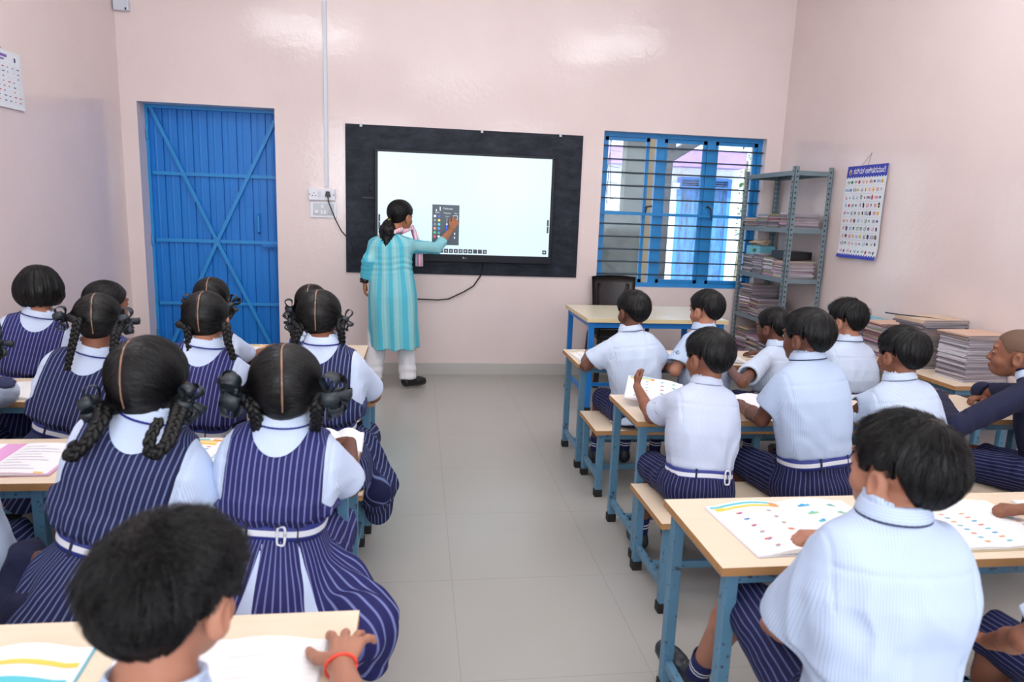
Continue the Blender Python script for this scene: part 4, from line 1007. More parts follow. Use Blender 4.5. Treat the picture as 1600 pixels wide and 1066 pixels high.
class Person:
    def __init__(s, label, cat, group, P, N, H, fwd=(0, 1, 0), twist=0, hyaw=0, hpitch=0, hroll=0, hs=1.0, bs=1.0, skin='skin_brown', girl=False, name='person'):
        s.label, s.cat, s.group = label, cat, group; s.P, s.N, s.H = [np.asarray(x, float) for x in (P, N, H)]
        s.up = nv(s.N-s.P); s.L = np.linalg.norm(s.N-s.P); s.T = rotm(frame(fwd, s.up), R(twist))
        s.F0 = frame(fwd, (0, 0, 1)); s.hs, s.bs, s.skin, s.girl = hs, bs, skin, girl
        s.HM = rotm(rotm(frame(fwd, (0, 0, 1)), R(hyaw)), 0, R(hpitch), R(hroll)); s.name = name
        s.base = np.array([s.P[0], s.P[1], 0.0]); s.h = .0045; s.kids = []; s.hp = []; s.tips = []
        s.sh = {}; s.arm = {}; s.leg = {}
        for sd in (-1, 1): s.sh[sd] = s.N+s.T[0]*sd*.112*bs-s.up*.078*bs
    def tl(s, p): return (p-s.P)@s.T.T             # torso-local
    def hl(s, p): return (p-s.H)@s.HM.T/s.hs       # head-local (scaled)
    def hw(s, q): return s.H+(np.asarray(q, float)*s.hs)@s.HM
    def set_arm(s, sd, wrist, hd=None, hn=(0, 0, 1), pole=None, elbow=None, **kw):
        W = np.asarray(wrist, float); S = s.sh[sd]
        if elbow is None:
            pole = s.T[0]*sd*.6-s.up*.8-s.T[1]*.25 if pole is None else np.asarray(pole, float)
            elbow = ik(S, W, .205*s.bs, .185*s.bs, pole)
        E_ = np.asarray(elbow, float); hd = nv(W-E_) if hd is None else nv(hd)
        s.arm[sd] = (S, E_, W)
        pr, tips = hand_prims(W, hd, np.asarray(hn, float), -sd, kw.pop('hsz', .80)*s.bs, **kw); s.hp += pr; s.tips += tips
    def set_leg(s, sd, knee, ankle, toe):
        s.leg[sd] = [np.asarray(x, float) for x in (s.P+s.T[0]*sd*.065*s.bs-A3(0, 0, .01), knee, ankle, toe)]
    # ---- body field
    def torso(s, p, off=0.0, prof=None, yoff=0.0):
        q = s.tl(p); t = q[:, 2]; k = s.bs
        pr = prof if prof is not None else s.prof
        ts = pr[:, 0]; a = np.interp(t, ts, pr[:, 1])+off; b = np.interp(t, ts, pr[:, 2])+off; yo = np.interp(t, ts, pr[:, 3])
        x = np.abs(q[:, 0]); y = q[:, 1]-yo-yoff; e = 2.35
        k0 = ((x/a)**e+(np.abs(y)/b)**e)**(1/e)
        d = (k0-1)*np.minimum(a, b)*.95
        d = np.maximum(d, ts[0]-off-t); d = np.maximum(d, t-ts[-1]-off)
        return d
    def body_field(s, detail_face=True):
        prims = []
        T = s.T; bs = s.bs
        def f(p):
            hq = s.hl(p); hs = s.hs
            d = ell(hq, (0, -.007, .010), (.070, .087, .074))
            d = smin(d, ell(hq, (0, .028, -.040), (.058, .058, .068)), .02)
            d = smin(d, ell(hq, (0, .050, -.090), (.030, .030, .020)), .028)
            for sx in (-1, 1):
                d = smin(d, ell(hq, (sx*.034, .054, -.052), (.022, .022, .022)), .012)
                d = smin(d, ell(hq, (sx*.024, .078, .006), (.020, .009, .007)), .012)
                d = smax(d, -(np.sqrt(((hq-A3(sx*.029, .097, -.014))**2).sum(1))-.0125), .010)
                ey = np.sqrt(((hq-A3(sx*.028, .0735, -.015))**2).sum(1))-.0125
                d = smin(d, ey, .003)
                e1 = ell(hq, (sx*.075, -.004, -.030), (.0115, .019, .030), np.array([[.94, .34*-sx, 0], [.34*sx, .94, 0], [0, 0, 1]]))
                e1 = smax(e1, -ell(hq, (sx*.0865, .002, -.027), (.0085, .011, .018)), .004)
                d = smin(d, e1, .006)
            d = smin(d, rc(hq, (0, .080, -.014), (0, .093, -.044), .0065, .0100), .010)
            d = smin(d, ell(hq, (0, .087, -.048), (.0165, .010, .0075)), .006)
            d = smin(d, ell(hq, (0, .0835, -.0700), (.020, .009, .0052)), .004)
            d = smin(d, ell(hq, (0, .0815, -.0790), (.017, .009, .0056)), .004)
            d = d*hs
            nb = s.N-s.up*.03
            d = smin(d, rc(p, s.hw((0, -.018, -.055)), nb, .040*s.hs, .046*bs), .022)
            d = smin(d, s.torso(p, -.012), .03)
            for sd, (S, E_, W) in s.arm.items():
                S2 = S-T[0]*sd*.02
                d = smin(d, rc(p, S2, E_, .037*bs, .0275*bs), .02)
                m_ = E_+(W-E_)*.35
                d2 = smin(rc(p, E_, m_, .0275*bs, .0285*bs), rc(p, m_, W, .028*bs, .0185*bs), .01)
                d = smin(d, d2, .010)
            for sd, (Hh, K, An, To) in s.leg.items():
                d = smin(d, rc(p, Hh, K, .070*bs, .046*bs), .02)
                c_ = K+(An-K)*.33-nv(To-An)*.008
                d2 = smin(rc(p, K, c_, .043*bs, .043*bs), rc(p, c_, An, .042*bs, .026*bs), .015)
                d = smin(d, d2, .012); d = smin(d, rc(p, An, To, .026*bs, .020*bs), .012)
            if s.hp:
                hd = None
                for a, b, ra, rb in s.hp:
                    x = rc(p, a, b, ra, rb); hd = x if hd is None else smin(hd, x, .0035)
                d = smin(d, hd, .008)
            return d
        return f
    def bbox(s, extra=()):
        pts = [s.P, s.N, s.hw((0, 0, .1)), s.hw((0, .11, -.1)), s.hw((0, -.1, 0))]
        for a in s.arm.values(): pts += list(a)
        for a in s.leg.values(): pts += list(a)
        for a, b, _, _ in s.hp: pts += [a, b]
        pts += list(extra); pts = np.array(pts); lo, hi = pts.min(0)-.11, pts.max(0)+.11
        return np.minimum(lo, s.P-.2), np.maximum(hi, s.P+A3(.2, .2, .1))
    def rel(s, V): return V-s.base
    def make_body(s, h=None):
        h = h or s.h; lo, hi = s.bbox(); V, F = surf_net(s.body_field(), lo, hi, h)
        me = np_mesh('body', s.rel(V), F, [s.skin]); o = link(s.name, me, None, s.base)
        tag(o, s.label, s.cat, s.group); s.o = o
        for sx in (-1, 1):
            c_ = s.hw((sx*.028, .0738, -.015))-s.base; b = MB(); n = 12; vs = []; fs = []; mi = []
            ax = s.HM[1]; r_ = .0122*s.hs; u_, w_ = s.HM[0], s.HM[2]
            for j in range(1, 8):
                th = math.pi/2*j/7
                for i in range(n): a_ = 2*math.pi*i/n; vs.append(c_+ax*r_*math.cos(th)*1.06+(u_*math.cos(a_)+w_*math.sin(a_)*.5)*r_*math.sin(th))
            b.mat(1); b.add(vs[:n*3], [tuple(range(n))]+[(j*n+i, (j+1)*n+i, (j+1)*n+(i+1) % n, j*n+(i+1) % n) for j in range(2) for i in range(n)])
            b.mat(0); b.add(vs[n*2:], [(j*n+i, (j+1)*n+i, (j+1)*n+(i+1) % n, j*n+(i+1) % n) for j in range(4) for i in range(n)])
            obj('eye', b, ['eye_white', 'eye_dark'], o, smooth=True)
        return o
    def part(s, name, V, F, mats, attrs=None, mi=None):
        return link(name, np_mesh(name, s.rel(V), F, mats, attrs=attrs, mi=mi), s.o)
    # ---- garments
    def cloth(s, name, f, lo, hi, mats, h=None, su=None, parent=None, extra=None):
        V, F = surf_net(f, lo, hi, h or s.h*1.1); V = relax(V, F, 1, .4)
        at = {}
        if su is not None: at['su'] = su(V)
        if extra: at.update(extra(V))
        o = s.part(name, V, F, mats, at)
        if parent is not None: o.parent = parent
        return o
    def su_torso(s, V, rad=.14):
        q = s.tl(V); x = q[:, 0]; ax = np.abs(x); return x+np.sign(x)*np.clip(q[:, 1]+.045, 0, .25)*np.clip((ax-.085)/.03, 0, 1)+1.0
    def su_mix(s, V, rad=.14):
        """stripe coordinate: round the torso, or round each sleeve"""
        u = s.su_torso(V, rad); q = s.tl(V)
        for sd, (S, E_, W) in s.arm.items():
            ax = nv(E_-S); rel_ = V-S; tt = rel_@ax; lat = (rel_@s.T[0])*sd
            rad_ = rel_-tt[:, None]*ax; e1 = nv(np.cross(ax, s.T[1])); e2 = np.cross(ax, e1)
            ua = np.arctan2(rad_@e1, rad_@e2)*.05+1.0
            dist = np.sqrt((rad_**2).sum(1)); m_ = (tt > .03) & (dist < .085) & (np.abs(q[:, 0]) > .10*s.bs)
            u = np.where(m_, ua, u)
        return u
    def sleeves(s, p, r0, r1, frac, cut=True, k=.03, base=None):
        d = base
        for sd, (S, E_, W) in s.arm.items():
            ax = nv(E_-S); Ls = np.linalg.norm(E_-S)*frac; hem = S+ax*Ls
            x = rc(p, S-s.T[0]*sd*.03, hem+ax*.02, r0, r1)
            if frac < 1.2:
                x = smax(x, (p-hem)@ax, .006)
            d = x if d is None else smin(d, x, k)
        return d
    def hollow(s, p, d, frac, r):
        for sd, (S, E_, W) in s.arm.items():
            ax = nv(E_-S); Ls = np.linalg.norm(E_-S)*frac; hem = S+ax*Ls
            d = smax(d, -rc(p, hem-ax*.03, hem+ax*.1, r-.004, r), .004)
        return d
    def wrinkle(s, p, amp=.005, seed=1, sc=(15, 15, 7)):
        q = s.tl(p); n = vnoise(q*np.array(sc)+vnoise(q*9, seed+5)[:, None]*.7, seed); m_ = vnoise(q*np.array(sc)*2.1+3, seed+1)
        return amp*(1-np.abs(n)*2)*.8+amp*.4*m_
    def lo_hi(s, pad=.16):
        pts = [s.P-s.up*.08, s.N+s.up*.05]+[x for a in s.arm.values() for x in a]+[s.sh[1], s.sh[-1]]
        pts = np.array(pts); return pts.min(0)-pad, pts.max(0)+pad
    def shirt(s, mat='shirt_cloth', sl=.74, seed=1, long=False, hem_low=.0, r0=.046, r1=.056, collar='collar_dark', name='shirt', tuck=None, wr=1.0):
        if tuck is not None:
            pf = s.prof.copy(); g = np.clip(1-np.abs(pf[:, 0]-(tuck+.05))/.14, 0, 1); pf[:, 1] += .010*g; pf[:, 2] += .012*g
            add = np.array([[tuck-.02, 0, 0, 0], [tuck+.004, 0, 0, 0], [tuck+.03, 0, 0, 0]])
            for k in (1, 2, 3): add[:, k] = np.interp(add[:, 0], pf[:, 0], pf[:, k])
            add[:2, 1:3] -= .018; pf = np.concatenate([pf[pf[:, 0] < tuck-.03], add, pf[pf[:, 0] > tuck+.035]])
        elif not s.girl and not long:
            pf = s.prof.copy(); low = np.clip(1-pf[:, 0]/.2, 0, 1.2); pf[:, 1] += .016*low; pf[:, 2] += .020*low; pf = np.concatenate([[[-.055, pf[0, 1]+.004, pf[0, 2]+.004, 0]], pf])
        else: pf = s.prof
        def f(p):
            d = s.torso(p, .004, pf)
            if long:
                for sd, (S, E_, W) in s.arm.items():
                    d = smin(d, rc(p, S-s.T[0]*sd*.02, E_, .050*s.bs, .041*s.bs), .035); w2 = E_+(W-E_)*.9; d = smin(d, rc(p, E_, w2, .041*s.bs, .030*s.bs), .02)
                    d = smax(d, np.where(np.sqrt(((p-W)**2).sum(1)) < .08, (p-w2)@nv(W-E_), -1), .003)
            else: d = s.sleeves(p, r0*s.bs, r1*s.bs, sl, base=d, k=.035)
            q = s.tl(p)
            fade = 1.0
            if not long:
                for sd, (S, E_, W) in s.arm.items():
                    ax = nv(E_-S); fade = fade*np.clip(np.abs((p-S-ax*np.linalg.norm(E_-S)*sl)@ax)/.02, .25, 1)
            d = d-s.wrinkle(p, .0055*wr, seed)*np.clip(1.25-q[:, 2]/s.L, .4, 1)*fade
            if tuck is not None: d = smax(d, (tuck-.012)-q[:, 2], .004)
            if wr > 1.2:
                d = d-.006*np.sin(18*(q[:, 0]*.7+q[:, 2]*1.0)+2.2*vnoise(q*7, seed+9))*np.exp(-((q[:, 2]-.22)/.12)**2)
            # yoke seam
            d = d+.0022*np.exp(-((q[:, 2]-(s.L-.095*s.bs))/.0028)**2)*(q[:, 1] < 0)*(np.abs(q[:, 0]) < .12*s.bs)
            # seam where the sleeve is set in
            d = d+.0022*np.exp(-((np.abs(q[:, 0])-.122*s.bs)/.003)**2)*(q[:, 2] > s.L-.17*s.bs)
            if not long: d = s.hollow(p, d, sl, (r1-.013)*s.bs)
            d = smax(d, -rc(p, s.N-s.up*.02, s.N+s.up*.06, .043*s.bs, .047*s.bs), .004)
            return d
        s.shirt_f = f; lo, hi = s.lo_hi(); o = s.cloth(name, f, lo, hi, [mat], su=s.su_mix)
        s.collar_ring(o, mat, collar); return o
    def collar_ring(s, parent, mat, under='collar_dark'):
        # fold-down collar round the neck
        T = s.T; c0 = s.N-s.up*.006+T[1]*.003; b = s.bs
        def f(p):
            q = (p-c0)@T.T; z = q[:, 2]; r_ = np.sqrt((q[:, 0]/1.06)**2+(q[:, 1])**2)
            zz = np.clip(z/.022, 0, 1); ra = (.0555-.0085*zz)*b
            d = np.abs(r_-ra)-.0052; d = smax(d, z-(.021+.0015*vnoise(p*22, 3)), .003); d = smax(d, -z-.012-.004*(q[:, 1] > 0), .003)
            cut = np.where(q[:, 1] > 0, .014+.5*np.clip(.022-z, 0, .05)-np.abs(q[:, 0]), -1.0)
            return smax(d, cut, .002)
        V, F = surf_net(f, c0-.10, c0+.10, .0028); q = s.tl(V)
        o = s.part('collar', V, F, [mat], {'su': q[:, 2]*1.0+1}); o.parent = parent
        if under:
            n = 40; bb = MB(); vs = []
            for i in range(n):
                a_ = 2*math.pi*i/n; cx, cy = math.cos(a_), math.sin(a_)
                for z, rr in ((-.009, .0615), (.002, .0590), (.002, .0575), (-.009, .0600)):
                    vs.append(c0+T[0]*cx*rr*1.06*b+T[1]*cy*rr*b+T[2]*z-s.base)
            fs = [(i*4+j, ((i+1) % n)*4+j, ((i+1) % n)*4+(j+1) % 4, i*4+(j+1) % 4) for i in range(n) for j in range(4)]
            obj('lanyard', bb.add(vs, fs), under, s.o, smooth=True)
    def shorts(s, mat='shorts_cloth', seed=3, belt=True, buckle=False, tb=.075, knee=.90, bx=.0):
        def f(p):
            q = s.tl(p)
            d = ell(p, s.P-A3(0, 0, .012)-s.T[1]*.01, np.array((.140, .118, .088))*s.bs, s.T)
            d = smin(d, np.maximum(s.torso(p, .012), q[:, 2]-(tb-.004)), .02)
            for sd, (Hh, K, An, To) in s.leg.items():
                e_ = Hh+(K-Hh)*knee; d = smin(d, smax(rc(p, Hh, e_, .082*s.bs, .066*s.bs), (p-e_)@nv(K-Hh), .006), .03)
            d = d-.004*vnoise(p*np.array((26, 26, 18)), seed)-.0025*np.sin(np.arctan2(q[:, 0], q[:, 1])*18+3*vnoise(p*12, 2))*np.exp(-((q[:, 2]-tb+.03)/.035)**2)
            for sd, (Hh, K, An, To) in s.leg.items():
                e_ = Hh+(K-Hh)*knee; d = smax(d, -rc(p, e_-nv(K-Hh)*.03, e_+nv(K-Hh)*.08, .054*s.bs, .058*s.bs), .004)
            zseat = s.P[2]-.085; return smax(d, zseat+.003-p[:, 2]-np.where(s.tl(p)[:, 1] > .16, 1, 0), .004)
        pts = np.array([s.P]+[l[1] for l in s.leg.values()]); lo, hi = pts.min(0)-.19, pts.max(0)+.17
        def su(V):
            q = V-s.P; t_ = s.T[1]; x = q@s.T[0]; y = q@t_; z = q[:, 2]
            on_leg = y > .07
            ut = np.arctan2(x, -y)*.13+1; ul = 0*x
            for sd, (Hh, K, An, To) in s.leg.items():
                ax = nv(K-Hh); r_ = V-Hh; r2 = r_-(r_@ax)[:, None]*ax; side = (x*sd > 0)
                ul = np.where(side, np.arctan2(r2@np.cross(ax, A3(0, 0, 1)), r2[:, 2])*.07+1, ul)
            return np.where(on_leg, ul, ut)
        o = s.cloth('shorts', f, lo, hi, [mat], su=su)
        if belt: s.belt(o, tb+.006, buckle, off=.0150, bx=bx)
        return o
    def belt(s, parent, tb, buckle=False, off=.010, w_=.038, cols=('belt_blue', 'belt_white'), bx=.0, xoff=0):
        pr = s.prof; n = 64; a = np.interp(tb, pr[:, 0], pr[:, 1])+off; b = np.interp(tb, pr[:, 0], pr[:, 2])+off; yo = np.interp(tb, pr[:, 0], pr[:, 3])
        bb = MB(); zz = [-.5, -.2, .2, .5]; vs = []
        for i in range(n):
            t_ = 2*math.pi*i/n; c_, s_ = math.cos(t_), math.sin(t_); k = (abs(c_)**2.35+abs(s_)**2.35)**(-1/2.35)
            for j, z in enumerate(zz):
                e = .0015 if j in (1, 2) else 0
                vs.append(s.P+s.T[0]*c_*k*(a+e)+s.T[1]*(s_*k*(b+e)+yo)+s.T[2]*(tb+z*w_+.003*math.sin(t_*3))-s.base)
        ins = []
        for v in vs: ins.append(v-(v+s.base-s.P)*0)
        N = len(vs); 
        for i in range(n):
            t_ = 2*math.pi*i/n; c_, s_ = math.cos(t_), math.sin(t_); k = (abs(c_)**2.35+abs(s_)**2.35)**(-1/2.35)
            for z in (-.5, .5): vs.append(s.P+s.T[0]*c_*k*(a-.006)+s.T[1]*(s_*k*(b-.006)+yo)+s.T[2]*(tb+z*w_)-s.base)
        for i in range(n):
            i2 = (i+1) % n
            for j in range(3): bb.mat(1 if j == 1 else 0).add([], []); bb.f.append((i*4+j, i2*4+j, i2*4+j+1, i*4+j+1)); bb.mi.append(1 if j == 1 else 0)
            bb.f.append((N+i*2, N+i2*2, i2*4, i*4)); bb.mi.append(0); bb.f.append((i*4+3, i2*4+3, N+i2*2+1, N+i*2+1)); bb.mi.append(0)
        bb.v = [tuple(map(float, v)) for v in vs]
        o = obj('belt', bb, list(cols), s.o, smooth=True)
        if buckle:
            c0 = s.P+s.T[2]*tb-s.T[1]*(b-yo+.004)+s.T[0]*bx-s.base; pts = []
            for i in range(25):
                t_ = 2*math.pi*i/24; e = 4; cx = math.copysign(abs(math.cos(t_))**(2/e), math.cos(t_))*.0095; cz = math.copysign(abs(math.sin(t_))**(2/e), math.sin(t_))*.025; pts.append(tuple(c0+s.T[0]*cx+s.T[2]*cz))
            obj('buckle', MB().tube(pts, .0032, 6), 'belt_white', o, smooth=True)
        for xx in (-.055, .065):
            b2 = math.sqrt(max(0, 1-(xx/a)**2))*b
            l0 = s.P+s.T[0]*xx-s.T[1]*(b2-yo+.005)+s.T[2]*tb-s.base
            obj('belt_loop', MB().bar(tuple(l0-s.T[2]*.024), tuple(l0+s.T[2]*.024), .008, .003, up=tuple(s.T[1])), 'collar_dark', o)
        return o
    def pinafore(s, mat='pinafore_cloth', seed=5, tb=.135, neck=(.066, .070), loose=.012, w0=.112):
        b_ = s.bs; prof = s.prof.copy()
        s.pp = prof
        def f(p):
            q = s.tl(p); t = q[:, 2]; x = np.abs(q[:, 0])
            d = s.torso(p, loose, prof)
            d = smin(d, np.maximum(s.shirt_f(p)-.0045, t-s.L-.0), .01)
            amp = .0045*np.clip(1.3-t/(.28*b_), .15, 1)
            fold = np.sin(np.arctan2(q[:, 0], -q[:, 1])*13+2.5*vnoise(q*8, seed))*np.exp(-((t-tb-.035)/.035)**2)*.005
            d = d-s.wrinkle(p, 1, seed)*amp-fold
            wv = np.interp(t, [s.L-.30*b_, s.L-.24*b_, s.L-.18*b_, s.L+.1], [.30*b_, .165*b_, w0*b_, (w0-.006)*b_])
            d = smax(d, x-wv, .004)
            ne = np.sqrt((q[:, 0]/(neck[0]*b_))**2+((t-s.L-.02)/((neck[1]+.02)*b_))**2)-1
            d = smax(d, -ne*neck[0]*b_*.8, .004)
            for sd, (S, E_, W) in s.arm.items(): d = smax(d, -rc(p, S+s.T[0]*sd*.030-s.up*.03, E_+s.T[0]*sd*.01, .046*b_, .062*b_), .004)
            return smax(d, tb+.014-t, .004)
        lo, hi = s.lo_hi(.17); return s.cloth('pinafore', f, lo, hi, [mat], su=lambda V: s.su_torso(V, .135))
    def skirt(s, mat='pinafore_cloth', seed=7, tb=.135, flare=.07, knees=True, drape=None, back=.10, insets=0, hem=-.02):
        zs = s.P[2]-.085
        def f(p):
            q = s.tl(p); t = q[:, 2]; th = np.arctan2(q[:, 0], q[:, 1])
            pl = np.sin(th*14+1.5*vnoise(q*6, seed))
            g = np.clip((tb-t)/(tb+.08), 0, 1.3)
            a = .100*s.bs+flare*g+.006*pl*g; bk = .084*s.bs+(flare+np.where(q[:, 1] < 0, back, 0))*g+.006*pl*g
            k0 = np.sqrt((q[:, 0]/a)**2+(q[:, 1]/bk)**2); d = (k0-1)*np.minimum(a, bk)*.8
            d = np.maximum(d, t-tb+.014); d = np.maximum(d, hem-.06-t)
            if knees:
                for sd, (Hh, K, An, To) in s.leg.items(): d = smin(d, rc(p, Hh, K+nv(K-Hh)*.01, .092*s.bs, .068*s.bs)-.004*np.sin((p@s.T[0])*130+p[:, 1]*20), .05)
                Km = (s.leg[1][1]+s.leg[-1][1])/2
                d = smin(d, rc(p, s.P+s.T[1]*.1, Km, .075*s.bs, .055*s.bs), .05)
                w_ = s.T[0]*.10*s.bs; fall = smin(rc(p, Km-w_, Km-w_-A3(0, 0, .10), .05, .042), rc(p, Km+w_, Km+w_-A3(0, 0, .10), .05, .042), .10); d = smin(d, fall, .04)
            inside = p[:, 2] > zs+.004
            d = smax(d, np.where(np.abs(q[:, 1]) < .5, zs+.003-p[:, 2], 0)*np.where(q[:, 1] > .17, 0, 1)-np.where(q[:, 1] > .17, 1, 0), .006)
            if drape:
                for (a_, b_, ra, rb) in drape:
                    x = rc(p, a_, b_, ra, rb)-.006*np.sin(p[:, 1]*95+2*vnoise(p*9, seed+2)); d = smin(d, x, .035)
            return d-.003*vnoise(p*24, seed)
        ex = [x for dr in (drape or []) for x in dr[:2]]
        pts = np.array([s.P+A3(0, 0, .1), s.P-s.T[1]*.12]+[l[1]-A3(0, 0, .12) for l in s.leg.values()]+ex); lo, hi = pts.min(0)-.19, pts.max(0)+.15
        hi[2] = min(hi[2], s.P[2]+tb+.04)
        def su(V):
            q = s.tl(V); r_ = np.sqrt(q[:, 0]**2+q[:, 1]**2); return np.where(q[:, 1] > .06, q[:, 0]*1.0+1, np.arctan2(q[:, 0], -q[:, 1])*.155+1)
        ext = None
        if insets:
            def ext(V):
                q = s.tl(V); th = np.arctan2(q[:, 0], -q[:, 1]); dep = np.clip((tb-.01-q[:, 2])/(tb+.08), 0, 1)
                v = np.full(len(V), -1.0)
                for c_, w_ in insets: v = np.maximum(v, w_*dep-np.abs(th-c_))
                return {'ins': np.where(q[:, 1] < .08, v, -1)}
            m2 = mat+'_inset'
            if m2 not in MATS:
                t = striped(m2, (40, 40, 92), (118, 126, 178), .0140, .10, soft=.10); b_in = t.b.inputs['Base Color']; src = b_in.links[0].from_socket
                g = t.math('GREATER_THAN', t.attr('ins').outputs['Fac'], 0.0); t.t.links.new(t.mix(g, src, lin((190, 204, 232))), b_in)
            mat = m2
        return s.cloth('skirt', f, lo, hi, [mat], su=su, extra=ext)
    # ---- shoes and socks
    def footwear(s, sock=True, shoe='shoe_leather', mary=False):
        for sd, (Hh, K, An, To) in s.leg.items():
            up = nv(K-An); fw = nv(To-An); b_ = s.bs
            if sock:
                n = 16; rings = [(.0, .031), (.03, .032), (.05, .034), (.056, .034), (.064, .0345), (.070, .0345), (.078, .035), (.10, .037), (.104, .034)]
                e1 = nv(np.cross(up, A3(1, .2, 0))); e2 = np.cross(up, e1); vs = [An+up*h_*b_+(e1*math.cos(2*math.pi*i/n)+e2*math.sin(2*math.pi*i/n))*r_*b_-s.base for h_, r_ in rings for i in range(n)]
                b = MB(); b.v = [tuple(map(float, v)) for v in vs]
                for j in range(len(rings)-1):
                    for i in range(n): b.f.append((j*n+i, j*n+(i+1) % n, (j+1)*n+(i+1) % n, (j+1)*n+i)); b.mi.append(1 if j in (2, 4) else 0)
                obj('sock', b, ['sock_navy', 'sock_white'], s.o, smooth=True)
            M = frame(fw, up if abs(up@fw) < .95 else A3(0, 0, 1)); c0 = An-M[2]*.022
            def f(p):
                q = (p-c0)@M.T/b_; d = rc(q, (0, -.012, 0), (0, .085, -.012), .031, .029); d = smin(d, rc(q, (0, .085, -.012), (0, .118, -.014), .030, .026), .02)
                d = smin(d, rc(q, (0, -.008, .0), (0, -.004, .04), .030, .030), .02); d = smax(d, q[:, 2]-.045, .006); sole = -.030
                d = smax(d, -(q[:, 2]+.038), .004); w_ = np.where(q[:, 2] < -.028, .0025, 0); d = d-w_
                if not mary:
                    for y0 in (.035, .060): d = d-.0022*np.exp(-((q[:, 1]-y0)/.008)**4)
                return d*b_
            V, F = surf_net(f, An-.17, An+.17, .0035)
            z = ((V[F].mean(1)-c0)@M.T)[:, 2]/b_
            s.part('shoe', V, F, [shoe, 'shoe_sole'], mi=(z < -.029).astype(int))
    # ---- hair
    HLX = [-.12, -.07, -.040, -.030, -.022, .018, .024, .034, .042, .062, .080, .10]
    HLZ = [-.078, -.080, -.056, -.024, .000, .002, -.018, -.020, -.002, .030, .044, .05]
    def cran(s, hq, th, thl=None):
        z = hq[:, 2]; y = hq[:, 1]
        d = ell(hq, (0, -.007, .010), (.070, .087, .074))
        d = smin(d, ell(hq, (0, -.030, -.024), (.054, .058, .050)), .02)
        t_ = np.interp(z, [-.075, -.045, -.005, .05], [thl if thl is not None else th*.10, th*.42, th*.9, th*1.1])
        return d-t_
    def boy_hair(s, th=.013, whorl=(.012, -.060, .078), seed=1, n=2200, ln=.034, lift=.006, tex=.0016, fringe=0, rad=.00042, messy=.35, mat='hair_black', bias=(0, 0, 0), nape=0.0):
        rng = np.random.RandomState(seed); wh = np.array(whorl)
        def fl(hq):
            d = s.cran(hq, th)
            if fringe: d = smin(d, ell(hq, (0, .062, .052), (.055, .035, .025+fringe)), .02)
            hlz = np.interp(hq[:, 1], s.HLX, s.HLZ)+np.where(hq[:, 1] < -.03, (hq[:, 0]/.06)**2*(.034+nape)-nape, 0); d = smax(d, (hlz-hq[:, 2])*.75, .006)
            v = hq-wh; ang = np.arctan2(v[:, 0], v[:, 1]); r_ = np.sqrt((v**2).sum(1))
            st = vnoise(np.stack([ang*9, r_*16, hq[:, 2]*6], 1), seed)+.6*vnoise(np.stack([ang*22, r_*30, 0*r_], 1), seed+2)
            return d-tex*st*np.clip(r_/.04, .2, 1)
        def f(p): return fl(s.hl(p))*s.hs
        V, F = surf_net(f, s.H-.15*s.hs, s.H+.15*s.hs, s.h*.8)
        o = s.part('hair', V, F, [mat])
        if n: s.strands(o, fl, n, rng, lambda q: (q-wh)+np.array(bias), ln, lift, rad, messy, seed, swirl=.5)
        return o
    def strands(s, parent, fl, n, rng, dirf, ln, lift, rad, messy, seed, swirl=.4, zmin=-.075, keep=None, steps=5, taper=.75, mat='hair_strand'):
        # seeds on the surface in head-local space
        P0 = rng.normal(size=(n*3, 3)); P0 /= np.linalg.norm(P0, axis=1)[:, None]; P0 = P0*np.array([.09, .11, .10])+np.array([0, -.01, .0])
        def grad(q, e=.0008):
            g = np.stack([fl(q+A3(e, 0, 0))-fl(q-A3(e, 0, 0)), fl(q+A3(0, e, 0))-fl(q-A3(0, e, 0)), fl(q+A3(0, 0, e))-fl(q-A3(0, 0, e))], 1)
            return g/(np.linalg.norm(g, axis=1)[:, None]+1e-9)
        q = P0
        for _ in range(6): q = q-grad(q, .003)*fl(q)[:, None]*.9
        ok = (np.abs(fl(q)) < .002) & (q[:, 2] > np.interp(q[:, 1], s.HLX, s.HLZ)*.9+.006)
        if keep is not None: ok &= keep(q)
        q = q[ok][:n]; n = len(q)
        rot = rng.normal(size=(n, 3))*messy; L_ = ln*(.6+.8*rng.rand(n))*np.clip((q[:, 2]-np.interp(q[:, 1], s.HLX, s.HLZ)-.004)/.045, .10, 1); pts = [q-grad(q)*.0015]; g = grad(q); cur = q.copy()
        clump = np.stack([vnoise(q*28, seed+10), vnoise(q*28, seed+11), vnoise(q*28, seed+12)], 1)*messy*1.6
        for k in range(1, steps+1):
            d = dirf(cur); d /= np.linalg.norm(d, axis=1)[:, None]+1e-9; sw = np.cross(g, d)
            d = d+sw*swirl*np.exp(-np.linalg.norm(dirf(cur), axis=1)/.05)[:, None]+rot*.35+clump; d -= g*(d*g).sum(1)[:, None]; d /= np.linalg.norm(d, axis=1)[:, None]+1e-9
            cur = cur+d*(L_/steps)[:, None]; g = grad(cur); cur = cur-g*(fl(cur)-np.clip((cur[:, 2]+.055)/.06, .1, 1)*lift*(k/steps)**1.6*(.4+.9*np.abs(clump[:, :1].ravel()*2)+.3))[:, None]
            pts.append(cur.copy())
        P_ = np.stack(pts, 1)                     # n, steps+1, 3 local
        Wd = s.H+(P_.reshape(-1, 3)*s.hs)@s.HM; Wd = Wd.reshape(n, steps+1, 3)
        tg = np.gradient(Wd, axis=1); tg /= np.linalg.norm(tg, axis=2)[:, :, None]+1e-9
        gw = (g@s.HM)[:, None, :]; sdv = np.cross(tg, gw); sdv /= np.linalg.norm(sdv, axis=2)[:, :, None]+1e-9; nn = np.cross(sdv, tg)
        V = []; m_ = steps+1; rr = rad*s.hs*(1-taper*(np.arange(m_)/steps)**1.5)[None, :, None]
